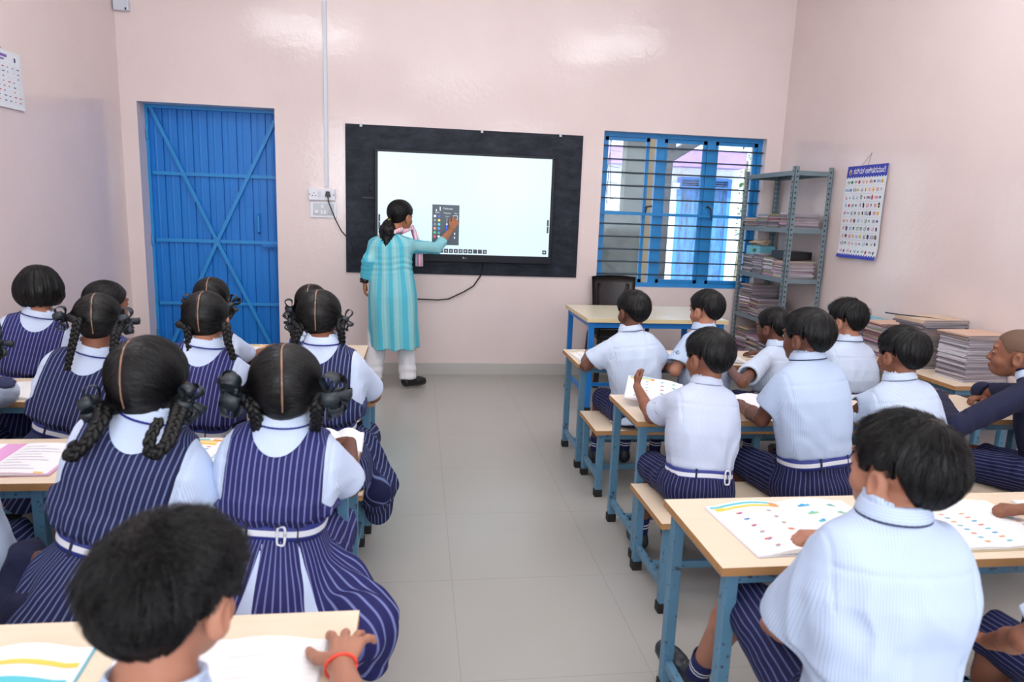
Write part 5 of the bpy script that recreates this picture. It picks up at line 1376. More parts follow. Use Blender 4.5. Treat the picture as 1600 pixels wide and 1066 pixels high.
        for a_ in (0, 2.1, 4.2): V.append(Wd+(sdv*math.cos(a_)*1.6+nn*math.sin(a_)*.8)*rr)
        V = np.stack(V, 2)                        # n, m, 3(k), 3
        idx = np.arange(n*m_*3).reshape(n, m_, 3); F = []
        for k in range(3):
            k2 = (k+1) % 3; F.append(np.stack([idx[:, :-1, k], idx[:, :-1, k2], idx[:, 1:, k2], idx[:, 1:, k]], -1).reshape(-1, 4))
        F = np.concatenate(F); o = s.part('hair_strands', V.reshape(-1, 3), F, [mat]); o.parent = parent; o['kind'] = 'stuff'
        return o
    def girl_hair(s, th=.010, seed=1, n=1800, tie=((-.080, -.040, -.030), (.080, -.040, -.030)), part=0.0, loose=0.0, strand=True, bob=False, back=False, rad=.00040):
        rng = np.random.RandomState(seed); T_ = [np.array(x) for x in tie]
        def fl(hq):
            d = s.cran(hq, th, th*.7)
            if bob:
                x, y, z = hq.T
                d2 = ell(hq, (0, -.018, -.030), (.100, .092, .088)); d = smin(d, d2, .03)
                d = d-.0025*vnoise(np.stack([np.arctan2(x, -y)*16, z*5, 0*x], 1), seed)-.002*vnoise(hq*40, seed)
                lim = np.interp(y, [-.1, -.02, .03, .05, .08], [-.092, -.094, -.080, -.01, .045])+.006*vnoise(hq*70, 3)
                return smax(smax(d, lim-z, .004), -ell(hq, (0, .075, -.05), (.062, .05, .07)), .004)
            hlz = np.interp(hq[:, 1], [-.12, -.07, -.03, .0, .03, .05, .07, .09], [-.074, -.078, -.056, -.022, -.008, .012, .034, .048])
            d = smax(d, (hlz-hq[:, 2])*.8, .006)
            for sx, tt in zip((-1, 1), T_):
                if not back: d = smin(d, rc(hq, tt*A3(.80, 1, 1), tt, .020, .014), .018)
            # combed grooves
            sgn = np.where(hq[:, 0] < part, 0, 1); tv = np.where(sgn[:, None] > 0, T_[1], T_[0]); v = hq-tv; r_ = np.sqrt((v**2).sum(1))
            ang = np.arctan2(v[:, 2], v[:, 1]); d = d-.0007*vnoise(np.stack([ang*22, r_*5, sgn*7.0], 1), seed)-loose*vnoise(hq*45, seed+4)
            return d+.0028*np.exp(-((hq[:, 0]-part-.003*np.sin(hq[:, 1]*40))/.0024)**2)*((hq[:, 2] > -.05) & (not back))
        def f(p): return fl(s.hl(p))*s.hs
        V, F = surf_net(f, s.H-.16*s.hs, s.H+.16*s.hs, s.h*.75); hq = s.hl(V)
        pa = np.abs(hq[:, 0]-part-.003*np.sin(hq[:, 1]*40))
        if bob or back: pa = pa+.02
        else: pa = np.where(hq[:, 2] < -.052, pa+.02, pa)
        o = s.part('hair', V, F, ['hair_parted'], {'part': pa*s.hs})
        if strand:
            if bob: s.strands(o, fl, n, rng, lambda q: np.stack([q[:, 0]*.8, q[:, 1]*.4, -np.ones(len(q))*.08], 1), .07, .003, rad, .12, seed, 0)
            else: s.strands(o, fl, n, rng, lambda q: np.where((q[:, :1] < part), T_[0], T_[1])-q, .055, .0012+loose, rad, .05+loose*30, seed, 0, keep=lambda q: (np.abs(q[:, 0]-part) > .0045) | (q[:, 2] < -.05))
        return o
    def braid(s, pts, r=.0105, turns=None, tail=True, n=7, flat=1.0):
        """three woven strands along a smooth path (world points)"""
        P_ = np.array(pts, float); 
        t_ = np.concatenate([[0], np.cumsum(np.linalg.norm(np.diff(P_, axis=0), axis=1))]); Lb = t_[-1]; m_ = max(30, int(Lb/.004)); tt = np.linspace(0, Lb, m_)
        Q = np.stack([np.interp(tt, t_, P_[:, k]) for k in range(3)], 1)
        for _ in range(int(m_/6)): Q[1:-1] = (Q[:-2]+Q[1:-1]*2+Q[2:])/4
        tg = np.gradient(Q, axis=0); tg /= np.linalg.norm(tg, axis=1)[:, None]
        ref = s.T[0]; b1 = ref-tg*(tg@ref)[:, None]; b1 /= np.linalg.norm(b1, axis=1)[:, None]; b2 = np.cross(tg, b1)
        per = r*4.6; b = MB()
        for j in range(3):
            ph = 2*math.pi*j/3; w_ = 2*math.pi*tt/per+ph; tap = np.clip(1.05-.45*tt/Lb, .4, 1)
            C = Q+b1*(np.sin(w_)*r*.95*tap)[:, None]+b2*(np.sin(2*w_)*r*.42*tap)[:, None]-s.base
            b.tube([tuple(c) for c in C], list(r*.78*tap), n)
        o = obj('braid', b, 'hair_black', s.o, smooth=True)
        return o
    def bow(s, c, out, size=.05, seed=0, n=4, tails=2, w_=.024):
        rng = random.Random(seed); c = np.asarray(c, float)-s.base; out = nv(out); e1 = nv(np.cross(out, A3(0, 0, 1))); e2 = np.cross(out, e1); b = MB()
        for k in range(n+tails):
            a_ = 2*math.pi*k/n+rng.uniform(-.35, .35); 
            if k < n:
                dr = nv(e1*math.cos(a_)+e2*math.sin(a_)+out*rng.uniform(.15, .6)); wd = nv(np.cross(dr, out)+out*rng.uniform(-.5, .5)); nr = np.cross(dr, wd)
                L_ = size*rng.uniform(.85, 1.15); H_ = size*.34; m_ = 14
                cen = [c+dr*L_*math.sin(math.pi*i/m_)+nr*H_*math.sin(2*math.pi*i/m_)*(-1) for i in range(m_+1)]
            else:
                dr = nv(e2*-1*0+A3(0, 0, -1)*.8+e1*rng.uniform(-.7, .7)+out*.25); wd = nv(np.cross(dr, out)); nr = np.cross(dr, wd); L_ = size*rng.uniform(.8, 1.2); m_ = 8
                cen = [c+dr*L_*i/m_+nr*.006*math.sin(i*1.1) for i in range(m_+1)]
            vs = []; fs = []
            for i, q in enumerate(cen):
                u = i/len(cen); ww = w_*(.35+.65*math.sin(math.pi*min(1, max(0, u if k < n else .25+u*.3)))); cup = .004*math.sin(i)
                for e in (-1, 0, 1):
                    for th in (-.0006, .0006): vs.append(q+wd*e*ww/2+nr*(th+(cup if e == 0 else 0)))
            for i in range(len(cen)-1):
                for e in range(2):
                    a0 = i*6+e*2; fs.append((a0, a0+2, a0+8, a0+6)); fs.append((a0+1, a0+7, a0+9, a0+3))
                fs.append((i*6, i*6+6, i*6+7, i*6+1)); fs.append((i*6+4, i*6+5, i*6+11, i*6+10))
            b.add(vs, fs)
        b.tube([tuple(c-out*.006), tuple(c+out*.012)], .011, 8)
        return obj('ribbon_bow', b, 'ribbon_black', s.o, smooth=True)

def tprof(L, b, boy=True, wide=1.0, loose=0.0):
    """torso profile: t (up from pelvis), half width, half depth, forward offset"""
    lo = loose
    return np.array([[-.03, .106*b+lo, .090*b+lo, 0], [.03, .107*b+lo, .090*b+lo, 0], [.10, .106*b*wide+lo, .082*b+lo, .0], [L-.27*b, .121*b*wide+lo, .084*b+lo, -.002],
                     [L-.21*b, .133*b*wide+lo, .088*b+lo, -.004], [L-.155*b, .137*b*wide+lo*.5, .086*b+lo*.5, -.006], [L-.110*b, .133*b*wide, .076*b, -.008],
                     [L-.082*b, .119*b*wide, .068*b, -.006], [L-.057*b, .094*b, .059*b, -.003], [L-.032*b, .068*b, .052*b, 0], [L-.005*b, .051*b, .047*b, .004], [L+.02*b, .046*b, .044*b, .006]])

def gprof(L, b, tb=.135):
    p = tprof(L, b, False, 1.0, .004)
    top = p[p[:, 0] > max(L-.22*b, tb+.10)]
    return np.concatenate([np.array([[-.03, .120*b, .098*b, 0], [tb-.075, .112*b, .092*b, 0], [tb-.01, .093*b, .075*b, 0], [tb+.012, .095*b, .077*b, 0], [tb+.045, .128*b, .100*b, -.004], [tb+.085, .136*b, .100*b, -.004]]), top])
# ------------------------------------------------------------------ the cast
SEAT = .355
GB, GG = 'schoolboys on the right benches', 'schoolgirls on the left benches'
def kid(label, group, head, col, pel, girl=False, skin='skin_brown', twist=0, hyaw=0, hpitch=-4, hroll=0, hs=.99, h=.0045, b=None, cat='person', wide=1.0, knees=(.34, .085), feet=.02, kz=.055, tb=None):
    P = A3(pel[0], pel[1], SEAT+.085); N = onY(*col); N[2] += .010 if N[1] > -2.9 else (.016 if N[1] > -3.8 else (.020 if N[1] > -5.0 else .0)); H = onY(*head); L = np.linalg.norm(N-P)
    b = b or min(1.10, max(.92, L/.42))
    s = Person(label, cat, group, P, N, H, twist=twist, hyaw=hyaw, hpitch=hpitch, hroll=hroll, hs=hs, bs=b, skin=skin, girl=girl); s.h = h
    s.tb = tb if tb is not None else (.15 if girl else .07); s.prof = gprof(s.L, b, s.tb) if girl else tprof(s.L, b, True, wide, .006)
    F = rotm(s.F0, R(twist*.6)); kf, kx = knees
    for sd in (-1, 1):
        K = A3(P[0], P[1], SEAT+kz)+F[0]*sd*kx*b+F[1]*kf*b; An = A3(K[0], K[1], .075)+F[1]*feet; s.set_leg(sd, K, An, An+F[1]*.10+A3(0, 0, -.03))
    return s
def desk_arms(s, yd, spread=.12, z=.635, lw=None, rw=None, le=None, re=None, lk=None, rk=None, curl=.45):
    for sd, wv, ev, kw in ((-1, lw, le, lk), (1, rw, re, rk)):
        W = np.asarray(wv, float) if wv is not None else A3(s.P[0]+sd*spread, yd, z)
        k = dict(curl=curl, hn=(0, 0, 1), hd=(-sd*.55, .8, -.06)); k.update(kw or {})
        s.set_arm(sd, W, elbow=ev, **k)
def elb(u, v, z=.645): return onZ(u, v, z)
people = []
FAST = False

def boy(s, shirt='shirt_cloth', seed=1, sl=.74, hair=None, belt=True, buckle=False, foot=True, long=False, knee=.90, bx=0, **kw):
    s.make_body()
    s.shirt(shirt, sl=sl, seed=seed, long=long, tuck=s.tb if belt else None, **kw)
    s.shorts(seed=seed, belt=belt, buckle=buckle, tb=s.tb, knee=knee, bx=bx)
    if foot: s.footwear()
    hk = dict(seed=seed, lift=.0035); hk.update(hair or {})
    if hk.get('th', 1) > 0: s.boy_hair(**hk)
    people.append(s); return s

def girl(s, seed=1, mat='pinafore_cloth', sl=.80, style='braids', sk=None, belt=True, buckle=False, foot=True, hair=None, braids=None, bows=True, neck=(.066, .070), bow=None, lany='lanyard_blue', bx=.02):
    s.make_body()
    s.shirt('blouse_cloth', sl=sl, seed=seed, name='blouse', r0=.046, r1=.054, collar=lany)
    s.pinafore(mat, seed=seed+3, neck=neck, tb=s.tb)
    s.skirt(mat, seed=seed+5, tb=s.tb, **(sk or {}))
    if belt: s.belt(None, s.tb, buckle, off=.0215, bx=bx, w_=.040)
    if foot: s.footwear(shoe='shoe_black', mary=True)
    hk = dict(seed=seed); hk.update(hair or {})
    s.girl_hair(**hk)
    if style == 'braids':
        tie = hk.get('tie', ((-.080, -.040, -.030), (.080, -.040, -.030)))
        for i, sd in enumerate((-1, 1)):
            t0 = s.hw(tie[i]); out = nv(s.HM[0]*sd-s.HM[1]*.35)
            pts = [t0] + [np.asarray(q) for q in (braids[i] if braids and braids[i] is not None else [])]
            if len(pts) == 1:
                c = s.sh[sd]*.55+s.N*.45-s.T[1]*.105+A3(0, 0, .0); pts += [t0+out*.012-A3(0, 0, .05), t0*.45+c*.55+out*.01-s.T[1]*.02, c-s.up*.02, c-s.up*.11-s.T[1]*.005]
            s.braid(pts, r=.0115*s.hs)
            if bows: s.bow(t0+out*.014, out, seed=seed*3+i, **(bow or {}))
    people.append(s); return s

def teacher():
    P = A3(-.335, -.52, .80); N = A3(-.350, -.52, 1.225); H = onY(626, 334, -.46)
    s = Person('person in a turquoise striped kurta touching the display with one hand', 'person', None, P, N, H, twist=-12, hyaw=-42, hpitch=-3, hs=1.10, bs=1.22, skin='skin_teacher'); s.h = .0042
    s.prof = np.array([[-.10, .15, .11, 0], [0, .155, .115, 0], [.14, .135, .095, 0], [.26, .150, .105, 0], [.33, .165, .10, 0], [.365, .160, .085, 0], [.385, .135, .070, 0], [.405, .085, .062, 0], [.43, .055, .052, .004], [.445, .050, .050, .006]])
    F = s.F0
    for sd, ax, tx in ((-1, -.475, -.50), (1, -.215, -.14)):
        An = A3(ax, -.50, .085); K = A3(ax*.86-.045, -.47, .43); s.set_leg(sd, K, An, A3(tx, -.40 if sd < 0 else -.45, .045)); s.leg[sd][0] = P+A3(sd*.075, 0, -.02)
    s.set_arm(-1, onY(570, 440, -.50), elbow=onY(576, 408, -.56), hd=(-.02, .15, -1), hn=(-1, -.2, 0), hsz=.88, curl=.45)
    hw_ = onY(706, 358, -.165)
    s.set_arm(1, hw_, elbow=onY(683, 388, -.33), hd=(.45, .55, .9), hn=(.15, -1, .35), hsz=.88, curls=[.35, .55, .7, .8], spread=.16, thumb=.5)
    s.make_body()
    kp = s.prof.copy(); kp = np.concatenate([[[-.455, .185, .125, 0], [-.25, .180, .125, 0], [-.05, .178, .128, 0], [.05, .165, .118, 0], [.15, .148, .105, 0]], s.prof[3:]])
    def f(p):
        q = s.tl(p); t = q[:, 2]
        d = s.torso(p, .008, kp)
        for sd, (S, E_, W) in s.arm.items():
            fr = .78 if sd < 0 else .42; w2 = E_+(W-E_)*fr; ax = nv(W-E_)
            x = smin(rc(p, S-s.T[0]*sd*.03, E_, .056, .047), smax(rc(p, E_, w2+ax*.02, .047, .040), (p-w2)@ax, .004), .012)
            x = x-.002*np.sin(((p-E_)@ax)*110+3*vnoise(p*14, 4))*np.exp(-(((p-E_)@ax)/.07)**2)
            d = smin(d, x, .03)
            d = smax(d, -rc(p, w2-ax*.03, w2+ax*.06, .030, .032), .003)
        th = np.arctan2(q[:, 0], -q[:, 1]); low = np.clip((.05-t)/.4, 0, 1)
        d = d-.007*np.sin(th*7+1.6*vnoise(q*5, 6))*low-.002*np.sin(t*150+4*vnoise(q*7, 3))*np.exp(-((t-.19)/.07)**2)-.004*vnoise(q*np.array((14, 14, 5)), 9)
        d = smax(d, -(np.sqrt(((p-(s.N+s.up*.02))**2).sum(1))-.062), .006)
        inner = s.torso(p, -.018, kp); d = smax(d, -smax(inner, t+.40, .01), .003)
        sl_ = np.where((q[:, 0] > 0) & (t < -.12), .004+.03*np.clip((-.12-t)/.3, 0, 1)-np.abs(q[:, 1]+.0), -1); return smax(d, np.minimum(sl_, .0)*1.0-.0005 if False else np.full(len(p), -1.0), .001)
    lo = np.minimum(s.P-A3(.35, .28, .55), s.bbox()[0]); lo[2] = .25; hi = s.bbox()[1]; hi[2] = 1.32
    def su(V):
        q = s.tl(V); u = np.arctan2(q[:, 0], -q[:, 1])*.155+.02
        for sd, (S, E_, W) in s.arm.items():
            ax = nv(E_-S); r_ = V-S; tt = r_@ax; lat = r_-tt[:, None]*ax; dist = np.sqrt((lat**2).sum(1)); ax2 = nv(W-E_); r2 = V-E_; t2 = r2@ax2; l2 = r2-t2[:, None]*ax2; d2 = np.sqrt((l2**2).sum(1))
            m1 = (dist < .07) & (np.abs(q[:, 0]) > .150); m2 = (d2 < .06) & (t2 > -.02)
            u = np.where(m1, (lat@A3(1, .4, 0))*.7+.055, u); u = np.where(m2, (l2@A3(.6, .2, .8))*.7+.055, u)
        return u
    kt = s.cloth('kurta', f, lo, hi, ['kurta_cloth'], h=.005, su=su)
    def fs(p):
        d = None
        for sd, (Hh, K, An, To) in s.leg.items():
            x = smin(rc(p, Hh, K, .085, .076), rc(p, K, An+A3(0, 0, .015), .076, .066), .02); x = smax(x, .085-p[:, 2], .004)
            x = x-.005*vnoise(p*np.array((22, 22, 9)), 5)-.003*np.sin(p[:, 2]*90+3*vnoise(p*9, 1))*np.exp(-((p[:, 2]-.15)/.08)**2); x = smax(x, -rc(p, An-A3(0, 0, .05), An+A3(0, 0, .03), .050, .050), .004); d = x if d is None else np.minimum(d, x)
        return d
    s.cloth('trousers', fs, A3(-.75, -.72, .05), A3(.08, -.25, .86), ['salwar_white'], h=.005)
    s.footwear(sock=False, shoe='shoe_black', mary=True)
    # hair, drawn back into a low ponytail
    s.girl_hair(th=.013, seed=9, n=1500, back=True, tie=((0, -.105, -.050), (0, -.105, -.050)), loose=.0004)
    t0 = s.hw((-.01, -.100, -.050)); e0 = t0+A3(-.02, -.055, -.205)
    def fp(p):
        ax = nv(e0-t0); tt = (p-t0)@ax; d = smin(rc(p, t0, t0+(e0-t0)*.4, .024, .060), rc(p, t0+(e0-t0)*.4, e0, .060, .026), .03)
        return d-.006*vnoise(p*np.array((70, 70, 22)), 2)-.004*vnoise(p*np.array((130, 130, 60)), 3)
    V, F_ = surf_net(fp, np.minimum(t0, e0)-.08, np.maximum(t0, e0)+.08, .0035); s.part('ponytail', V, F_, ['hair_black'])
    obj('hair_tie', MB().tube([tuple(t0+A3(0, -.002, .004)-s.base), tuple(t0+(e0-t0)*.08-s.base)], .021, 12), 'hair_tie_yellow', s.o, smooth=True)
    # scarf round the neck with one end falling in front
    b = MB(); c0 = s.N+s.up*.005-s.base; n = 26
    pts = [c0+s.T[0]*math.cos(2*math.pi*i/n)*.078+s.T[1]*math.sin(2*math.pi*i/n)*.074+A3(0, 0, .022*math.cos(2*math.pi*i/n-.3)) for i in range(n+1)]
    b.tube([tuple(q) for q in pts], [.017+.003*math.sin(i*2.1) for i in range(n+1)], 10)
    a0 = onY(650, 372, -.40)-s.base; b.tube([tuple(c0+s.T[0]*.075+s.T[1]*.03), tuple(a0+A3(-.03, .02, .08)), tuple(a0+A3(.005, .0, -.02)), tuple(onY(655, 395, -.40)-s.base), tuple(onY(655, 416, -.40)-s.base)], [.017, .022, .026, .030, .032], 10)
    obj('scarf', b, 'scarf_cloth', s.o, smooth=True)
    S, E_, W = s.arm[-1]; ax = nv(W-E_); m_ = W-ax*.012-s.base
    w_ = obj('watch', MB().tube([tuple(m_-ax*.012), tuple(m_+ax*.012)], .029, 18), 'watch_black', s.o, smooth=True)
    obj('watch_case', MB().tube([tuple(m_+A3(-.022, -.01, 0)), tuple(m_+A3(-.036, -.014, 0))], .018, 14), 'watch_black', w_)
    S, E_, W = s.arm[1]; ax = nv(W-E_); m_ = W-ax*.01-s.base; n = 20; e1 = nv(np.cross(ax, A3(0, 0, 1))); e2 = np.cross(ax, e1)
    obj('bangle', MB().tube([tuple(m_+(e1*math.cos(2*math.pi*i/n)+e2*math.sin(2*math.pi*i/n))*.031+ax*.008*math.sin(2*math.pi*i/n)) for i in range(n+1)], .0022, 6), 'bangle_gold', s.o, smooth=True)
    er = s.hw((.078, -.004, -.060))-s.base; obj('earring', MB().tube([tuple(er+A3(0, 0, .006)), tuple(er-A3(0, 0, .008))], .004, 8), 'bangle_gold', s.o, smooth=True)
    people.append(s)
import time; _t0 = time.time()
# ---- right block, front row
s = kid('person in striped shirt leaning on the front right desk with both elbows', GB, (990, 482, -2.50), (985, 516, -2.55), (.985, -2.61), twist=6, hyaw=17, skin='skin_deep')
desk_arms(s, -2.1, le=elb(915, 572), lw=A3(.83, -2.14, .64), re=elb(1035, 572), rw=A3(1.10, -2.14, .64)); boy(s, seed=1, belt=False, hair=dict(n=1300, th=.013), r1=.062)
s = kid('person in pale shirt sitting below the window, second of the front right row', GB, (1104, 480, -2.48), (1100, 513, -2.55), (1.36, -2.61), twist=12, hyaw=27, skin='skin_warm')
desk_arms(s, -2.1, le=elb(1055, 580), lw=A3(1.22, -2.12, .64)); boy(s, seed=2, shirt='shirt_cloth_faint', hair=dict(n=1300, th=.013), r1=.062)
s = kid('person with short hair looking left, small figure in front of the rack', GB, (1209, 507, -2.48), (1215, 540, -2.55), (1.76, -2.61), twist=14, hyaw=30, skin='skin_deep', b=.92, hs=.98)
desk_arms(s, -2.1, le=elb(1160, 598, .66), lw=A3(1.60, -2.14, .64)); boy(s, seed=3, shirt='shirt_cloth', hair=dict(n=1200, th=.011), r1=.060)
s = kid('person with thick wavy hair in striped shirt, last of the front right row', GB, (1322, 496, -2.50), (1328, 532, -2.56), (2.16, -2.61), twist=8, hyaw=30, skin='skin_warm', hs=1.04, b=1.04)
desk_arms(s, -2.1); boy(s, seed=4, hair=dict(n=1800, th=.018, tex=.004, messy=.7, lift=.007, ln=.028), r1=.062)
# ---- right block, second row
s = kid('person in pale shirt holding up a workbook, first of the second right row', GB, (1108, 552, -3.54), (1104, 601, -3.56), (.895, -3.63), twist=2, hyaw=20, skin='skin_brown', tb=.045)
e_ = onZ(1018, 652, .635); desk_arms(s, -3.2, le=e_, lw=A3(.790, -3.17, .70), lk=dict(hd=(.05, .5, .8), hn=(-1, .1, .2), curl=.7), rw=A3(1.06, -3.2, .64)); boy(s, shirt='shirt_cloth_white', seed=5, buckle=True, bx=.06, hair=dict(n=1900, th=.015), r1=.064)
s = kid('person sitting tall in pale shirt with striped belt, middle of the second right row', GB, (1262, 521, -3.54), (1262, 562, -3.56), (1.36, -3.64), twist=10, hyaw=26, skin='skin_deep', b=1.06, tb=.09)
desk_arms(s, -3.2, le=elb(1190, 655, .66), lw=A3(1.22, -3.22, .64), rw=A3(1.52, -3.2, .64)); boy(s, seed=6, shirt='shirt_cloth_faint', hair=dict(n=1900, th=.015), sl=.62)
s = kid('person in blue striped shirt, sitting in front of the tall book stack', GB, (1410, 548, -3.52), (1405, 594, -3.55), (1.76, -3.63), twist=-4, hyaw=10, skin='skin_brown')
desk_arms(s, -3.2, le=elb(1330, 650, .65), lw=A3(1.60, -3.22, .64), rw=A3(1.92, -3.2, .64)); boy(s, seed=7, hair=dict(n=1900, th=.016, tex=.0025), r1=.066)
s = kid('person with shaven head in a navy sweater at the right edge', GB, (1592, 548, -3.38), (1612, 590, -3.45), (2.40, -3.62), twist=38, hyaw=46, hpitch=3, skin='skin_brown', hs=1.06, h=.004)
s.set_arm(-1, A3(2.30, -3.06, .645), elbow=onZ(1492, 668, .65), hd=(.6, .6, -.05), hn=(0, 0, 1), curl=.5); s.set_arm(1, onZ(1540, 622, .64), elbow=A3(2.50, -3.10, .66), hd=(-1, .1, 0), hn=(0, 0, 1), curls=[.7, .8, .9, 1.0])
s.make_body(); sw = s.shirt('sweater_navy', seed=8, long=True, name='sweater', collar=None); [c.data.materials.__setitem__(0, MATS['blouse_cloth']) for c in COL.objects if c.parent == sw and c.name.startswith('collar')]; s.shorts(seed=8, belt=False); s.footwear()
s.boy_hair(th=.0022, n=0, tex=0, mat='shaved_scalp', seed=8); people.append(s)
# ---- right block, nearest row
s = kid('person with tousled hair in pale shirt, nearest on the right, fist on a workbook', GB, (1412, 724, -4.83), (1396, 808, -4.86), (.74, -4.87), twist=-8, hyaw=20, hpitch=2, h=.0036, skin='skin_warm', hs=1.0, b=1.03, feet=-.05)
s.set_arm(1, onZ(1292, 836, .640), elbow=A3(1.02, -4.60, .66), hd=(-1, .06, -.03), hn=(0, .10, 1), curls=[1.05, 1.15, 1.2, 1.3], hsz=.92, spread=.05, thumb=.1)
s.set_arm(-1, A3(.66, -4.60, .50), elbow=onY(1240, 985, -4.76), hd=(.7, .6, -.2), hn=(-.3, 0, 1))
s.leg[-1][1] = onY(1158, 925, -4.42); s.leg[-1][2] = A3(s.leg[-1][1][0]-.005, s.leg[-1][1][1]+.20, .09); s.leg[-1][3] = s.leg[-1][2]+A3(-.045, .10, -.03)
boy(s, seed=14, belt=False, wr=1.7, shirt='shirt_cloth_faint', hair=dict(n=5200, th=.016, tex=.003, lift=.006, ln=.034, messy=.5, whorl=(.015, -.04, .086)), r0=.047, r1=.070, sl=.86)
s = kid('person cut off by the lower right corner, hand resting in the lap', GB, (1720, 800, -4.75), (1740, 880, -4.85), (1.40, -4.87), twist=6, hyaw=20, h=.004, skin='skin_brown')
s.set_arm(-1, onZ(1545, 1003, .50), elbow=onY(1600, 1000, -4.82), hd=(-.4, .8, 0), hn=(0, 0, 1)); s.set_arm(1, onZ(1600, 796, .640), elbow=A3(1.74, -4.50, .66), hd=(-1, .35, -.02), hn=(0, 0, 1), curls=[1.0, 1.1, 1.15, 1.2], hsz=.88, spread=.05, thumb=.15)
boy(s, seed=9, knee=1.08, hair=dict(n=1500, th=.016), r1=.064)
# ---- left block, front row
s = kid('person with a bobbed haircut on the far left, striped pinafore', GG, (62, 446, -2.48), (62, 492, -2.53), (-1.98, -2.55), girl=True, hyaw=14, twist=14, skin='skin_warm', hs=1.02)
desk_arms(s, -2.12, le=elb(22, 555), lw=A3(-1.95, -2.08, .64)); girl(s, seed=11, style='bob', hair=dict(bob=True, n=1600, part=.5), belt=True)
s = kid('person turning right behind the long braided girl, profile showing', GG, (166, 470, -2.46), (165, 524, -2.50), (-1.60, -2.53), girl=True, hyaw=-36, twist=-5, skin='skin_brown', hs=1.04)
desk_arms(s, -2.12); girl(s, seed=12, style='none', hair=dict(n=1300, back=True, tie=((0, -.09, -.05), (0, -.09, -.05))), foot=True)
s = kid('person with braids in front of the blue door, front row', GG, (331, 464, -2.46), (332, 512, -2.50), (-1.13, -2.53), girl=True, hyaw=1, skin='skin_brown', hs=1.02)
desk_arms(s, -2.12, re=elb(392, 560), rw=A3(-.92, -2.06, .64)); girl(s, seed=13, hair=dict(n=1200))
s = kid('person with braids beside the teacher, at the aisle end of the front row', GG, (487, 473, -2.46), (486, 522, -2.50), (-.655, -2.53), girl=True, hyaw=-6, skin='skin_deep', hs=.98)
desk_arms(s, -2.12); girl(s, seed=14, hair=dict(n=1200))
# ---- left block, second row
s = kid('person cut by the left edge, elbow on the second left desk', GG, (-40, 520, -3.26), (-45, 570, -3.32), (-1.98, -3.35), girl=True, hyaw=5, skin='skin_deep')
desk_arms(s, -2.95, re=elb(10, 612), rw=A3(-1.90, -2.95, .64)); girl(s, seed=15, hair=dict(n=800), mat='pinafore_cloth_dark')
s = kid('person with two long braids and black bows, second left row by the wall', GG, (154, 497, -3.28), (147, 551, -3.33), (-1.43, -3.33), girl=True, hyaw=9, twist=3, skin='skin_brown', hs=.98)
desk_arms(s, -2.95)
girl(s, seed=16, hair=dict(n=1700, tie=((-.088, -.030, .004), (.088, -.045, -.004))), mat='pinafore_cloth_dark', neck=(.068, .074),
     braids=[[onY(122, 500, -3.40), onY(112, 545, -3.44), onY(105, 578, -3.45)], [onY(181, 520, -3.40), onY(176, 560, -3.44), onY(170, 600, -3.45)]])
s = kid('person with two braids over the shoulders, middle of the second left row', GG, (322, 494, -3.28), (322, 540, -3.33), (-.985, -3.33), girl=True, hyaw=-1, twist=-3, skin='skin_warm', hs=1.0)
desk_arms(s, -2.95, re=elb(402, 610, .66), rw=A3(-.80, -2.90, .64)); girl(s, seed=17, buckle=True, bx=-.03, hair=dict(n=1700), bows=False,
     braids=[[onY(293, 510, -3.36), onY(297, 552, -3.38)], [onY(353, 510, -3.38), onY(356, 535, -3.41), onY(366, 562, -3.42)]])
s = kid('person with looped braids at the aisle end of the second left row', GG, (499, 492, -3.28), (504, 536, -3.34), (-.50, -3.33), girl=True, hyaw=-2, twist=-8, skin='skin_brown', hs=1.03)
desk_arms(s, -2.95, re=elb(583, 618, .655), rw=A3(-.40, -2.88, .64))
dr = [(A3(-.36, -3.20, .44), A3(-.30, -3.24, .30), .075, .075), (A3(-.30, -3.24, .30), A3(-.295, -3.20, .17), .075, .05)]
girl(s, seed=18, hair=dict(n=1700, tie=((-.080, -.040, -.022), (.084, -.035, -.012))), sk=dict(drape=dr), mat='pinafore_cloth_dark',
     braids=[[onY(470, 512, -3.36), onY(462, 530, -3.37), onY(456, 545, -3.36)], [onY(532, 512, -3.38), onY(535, 535, -3.36), onY(528, 548, -3.35)]], bow=dict(size=.042, n=3, w_=.012))
# ---- left block, third row
s = kid('person cut by the left edge, forearm in the lap, third left row', GG, (-95, 640, -4.15), (-100, 700, -4.22), (-1.40, -4.23), girl=True, hyaw=0, skin='skin_deep', h=.0045)
s.set_arm(1, onZ(62, 872, .53), elbow=onY(5, 905, -4.10), hd=(1, .35, 0), hn=(0, 0, 1), curl=.3); s.set_arm(-1, A3(-1.55, -3.8, .64)); girl(s, seed=19, mat='pinafore_cloth_dark', sl=.92, hair=dict(n=800))
s = kid('large figure with looped plaits in front of the pink notebook, third left row', GG, (232, 592, -4.20), (236, 652, -4.23), (-.93, -4.23), girl=True, hyaw=0, twist=-4, skin='skin_brown', hs=1.10, b=1.10, h=.0040)
desk_arms(s, -3.80, re=elb(326, 792, .64), rw=A3(-.66, -3.76, .64))
girl(s, seed=20, sl=.86, mat='pinafore_cloth_dark', neck=(.070, .078), hair=dict(n=3800, loose=.0012, th=.013, part=-.022, tie=((-.074, -.050, -.052), (.080, -.030, -.045))),
     braids=[[onY(160, 655, -4.32), onY(138, 690, -4.36), onY(112, 716, -4.37), onY(104, 716, -4.36), onY(120, 690, -4.34)], [onY(276, 655, -4.34), onY(262, 695, -4.40), onY(235, 716, -4.41), onY(232, 690, -4.40), onY(250, 655, -4.36)]], bow=dict(size=.05, n=5, w_=.026))
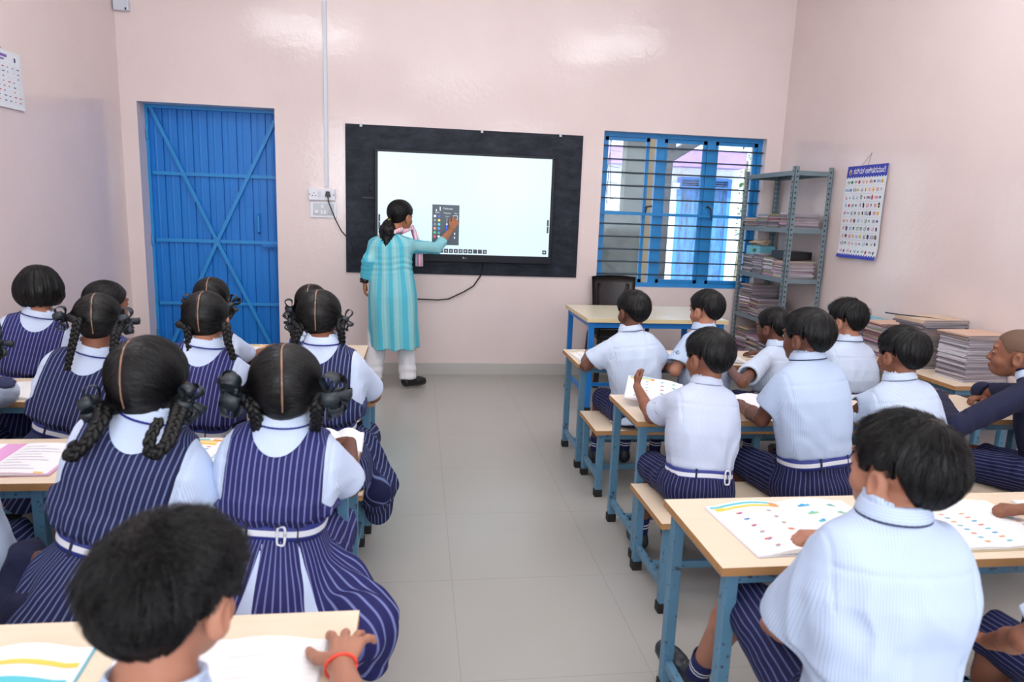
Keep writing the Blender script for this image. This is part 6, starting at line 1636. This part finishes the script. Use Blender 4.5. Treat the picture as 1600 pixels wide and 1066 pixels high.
s = kid('person with centre parting and big black bows, white belt buckle at the back', GG, (447, 600, -4.20), (443, 662, -4.22), (-.505, -4.21), girl=True, hyaw=4, twist=-3, skin='skin_deep', hs=1.08, b=1.06, h=.0036, tb=.178)
desk_arms(s, -3.80, re=elb(545, 760, .655), rw=A3(-.36, -3.70, .64), le=elb(350, 770, .655))
dr = [(A3(-.36, -4.22, .43), A3(-.275, -4.32, .36), .085, .085), (A3(-.275, -4.32, .36), A3(-.255, -4.30, .26), .085, .05)]
girl(s, seed=21, buckle=True, bx=.03, sl=.84, neck=(.072, .074), hair=dict(n=4200, th=.012, tie=((-.088, -.035, -.012), (.088, -.045, -.016))), sk=dict(insets=((-.12, .17), (.66, .14)), drape=dr, flare=.095, back=.12),
     braids=[[onY(398, 640, -4.28), onY(404, 680, -4.24), onY(410, 700, -4.20)], [onY(496, 635, -4.30), onY(494, 665, -4.26), onY(486, 690, -4.20)]], bow=dict(size=.060, n=6, w_=.036))
# ---- the boy nearest the camera
s = kid('person with thick tousled dark hair, nearest of all, lower left foreground', GB, (266, 916, -5.13), (238, 1085, -5.20), (-.48, -5.33), twist=-6, hyaw=-20, hpitch=-6, h=.0030, skin='skin_warm', hs=.94, b=1.08)
s.set_arm(1, onZ(532, 1040, .640), elbow=A3(-.22, -5.06, .66), hd=(.10, 1, -.02), hn=(0, 0, 1), curl=.28, spread=.30, thumb=1.0, hsz=1.0)
s.set_arm(-1, A3(-.62, -4.93, .64), elbow=A3(-.70, -5.10, .66))
boy(s, seed=31, shirt='shirt_cloth_faint', hair=dict(n=11000, th=.014, tex=.0045, lift=.0095, ln=.038, messy=.62, whorl=(.016, -.052, .080), rad=.00040, nape=.012, bias=(.03, 0, 0)), r1=.064)
S, E_, W = s.arm[1]; ax = nv(W-E_); m_ = W-ax*.004-s.base; n = 22; e1 = nv(np.cross(ax, A3(0, 0, 1))); e2 = np.cross(ax, e1)
obj('wrist_thread', MB().tube([tuple(m_+(e1*math.cos(2*math.pi*i/n)*1.12+e2*math.sin(2*math.pi*i/n)*.95)*.0235) for i in range(n+1)], .0028, 6), 'thread_red', s.o, smooth=True)
teacher()
# sweater lying on the third left bench
def fsw(p):
    c = A3(-1.14, -4.22, .40); d = ell(p, c, (.16, .13, .055)); d = smin(d, rc(p, c+A3(.05, .0, .02), c+A3(.04, .02, .11), .06, .045), .05); d = smin(d, rc(p, c+A3(-.05, -.05, 0), c+A3(.10, -.10, .04), .05, .045), .04)
    d = d-.014*(1-2*np.abs(vnoise(p*np.array((15, 15, 11)), 5)))-.005*vnoise(p*34, 6); return smax(d, .362-p[:, 2], .006)
V, F = surf_net(fsw, (-1.40, -4.45, .33), (-.90, -4.0, .62), .005); c_ = np.array((-1.14, -4.22, .36))
tag(link('folded_sweater', np_mesh('folded_sweater', V-c_, F, ['sweater_navy']), None, c_), 'crumpled navy sweater lying on the third left bench', 'sweater')
print('PEOPLE', len(people), 'polys', sum(len(o.data.polygons) for o in COL.objects if o.type == 'MESH'), 'time', time.time()-_t0)
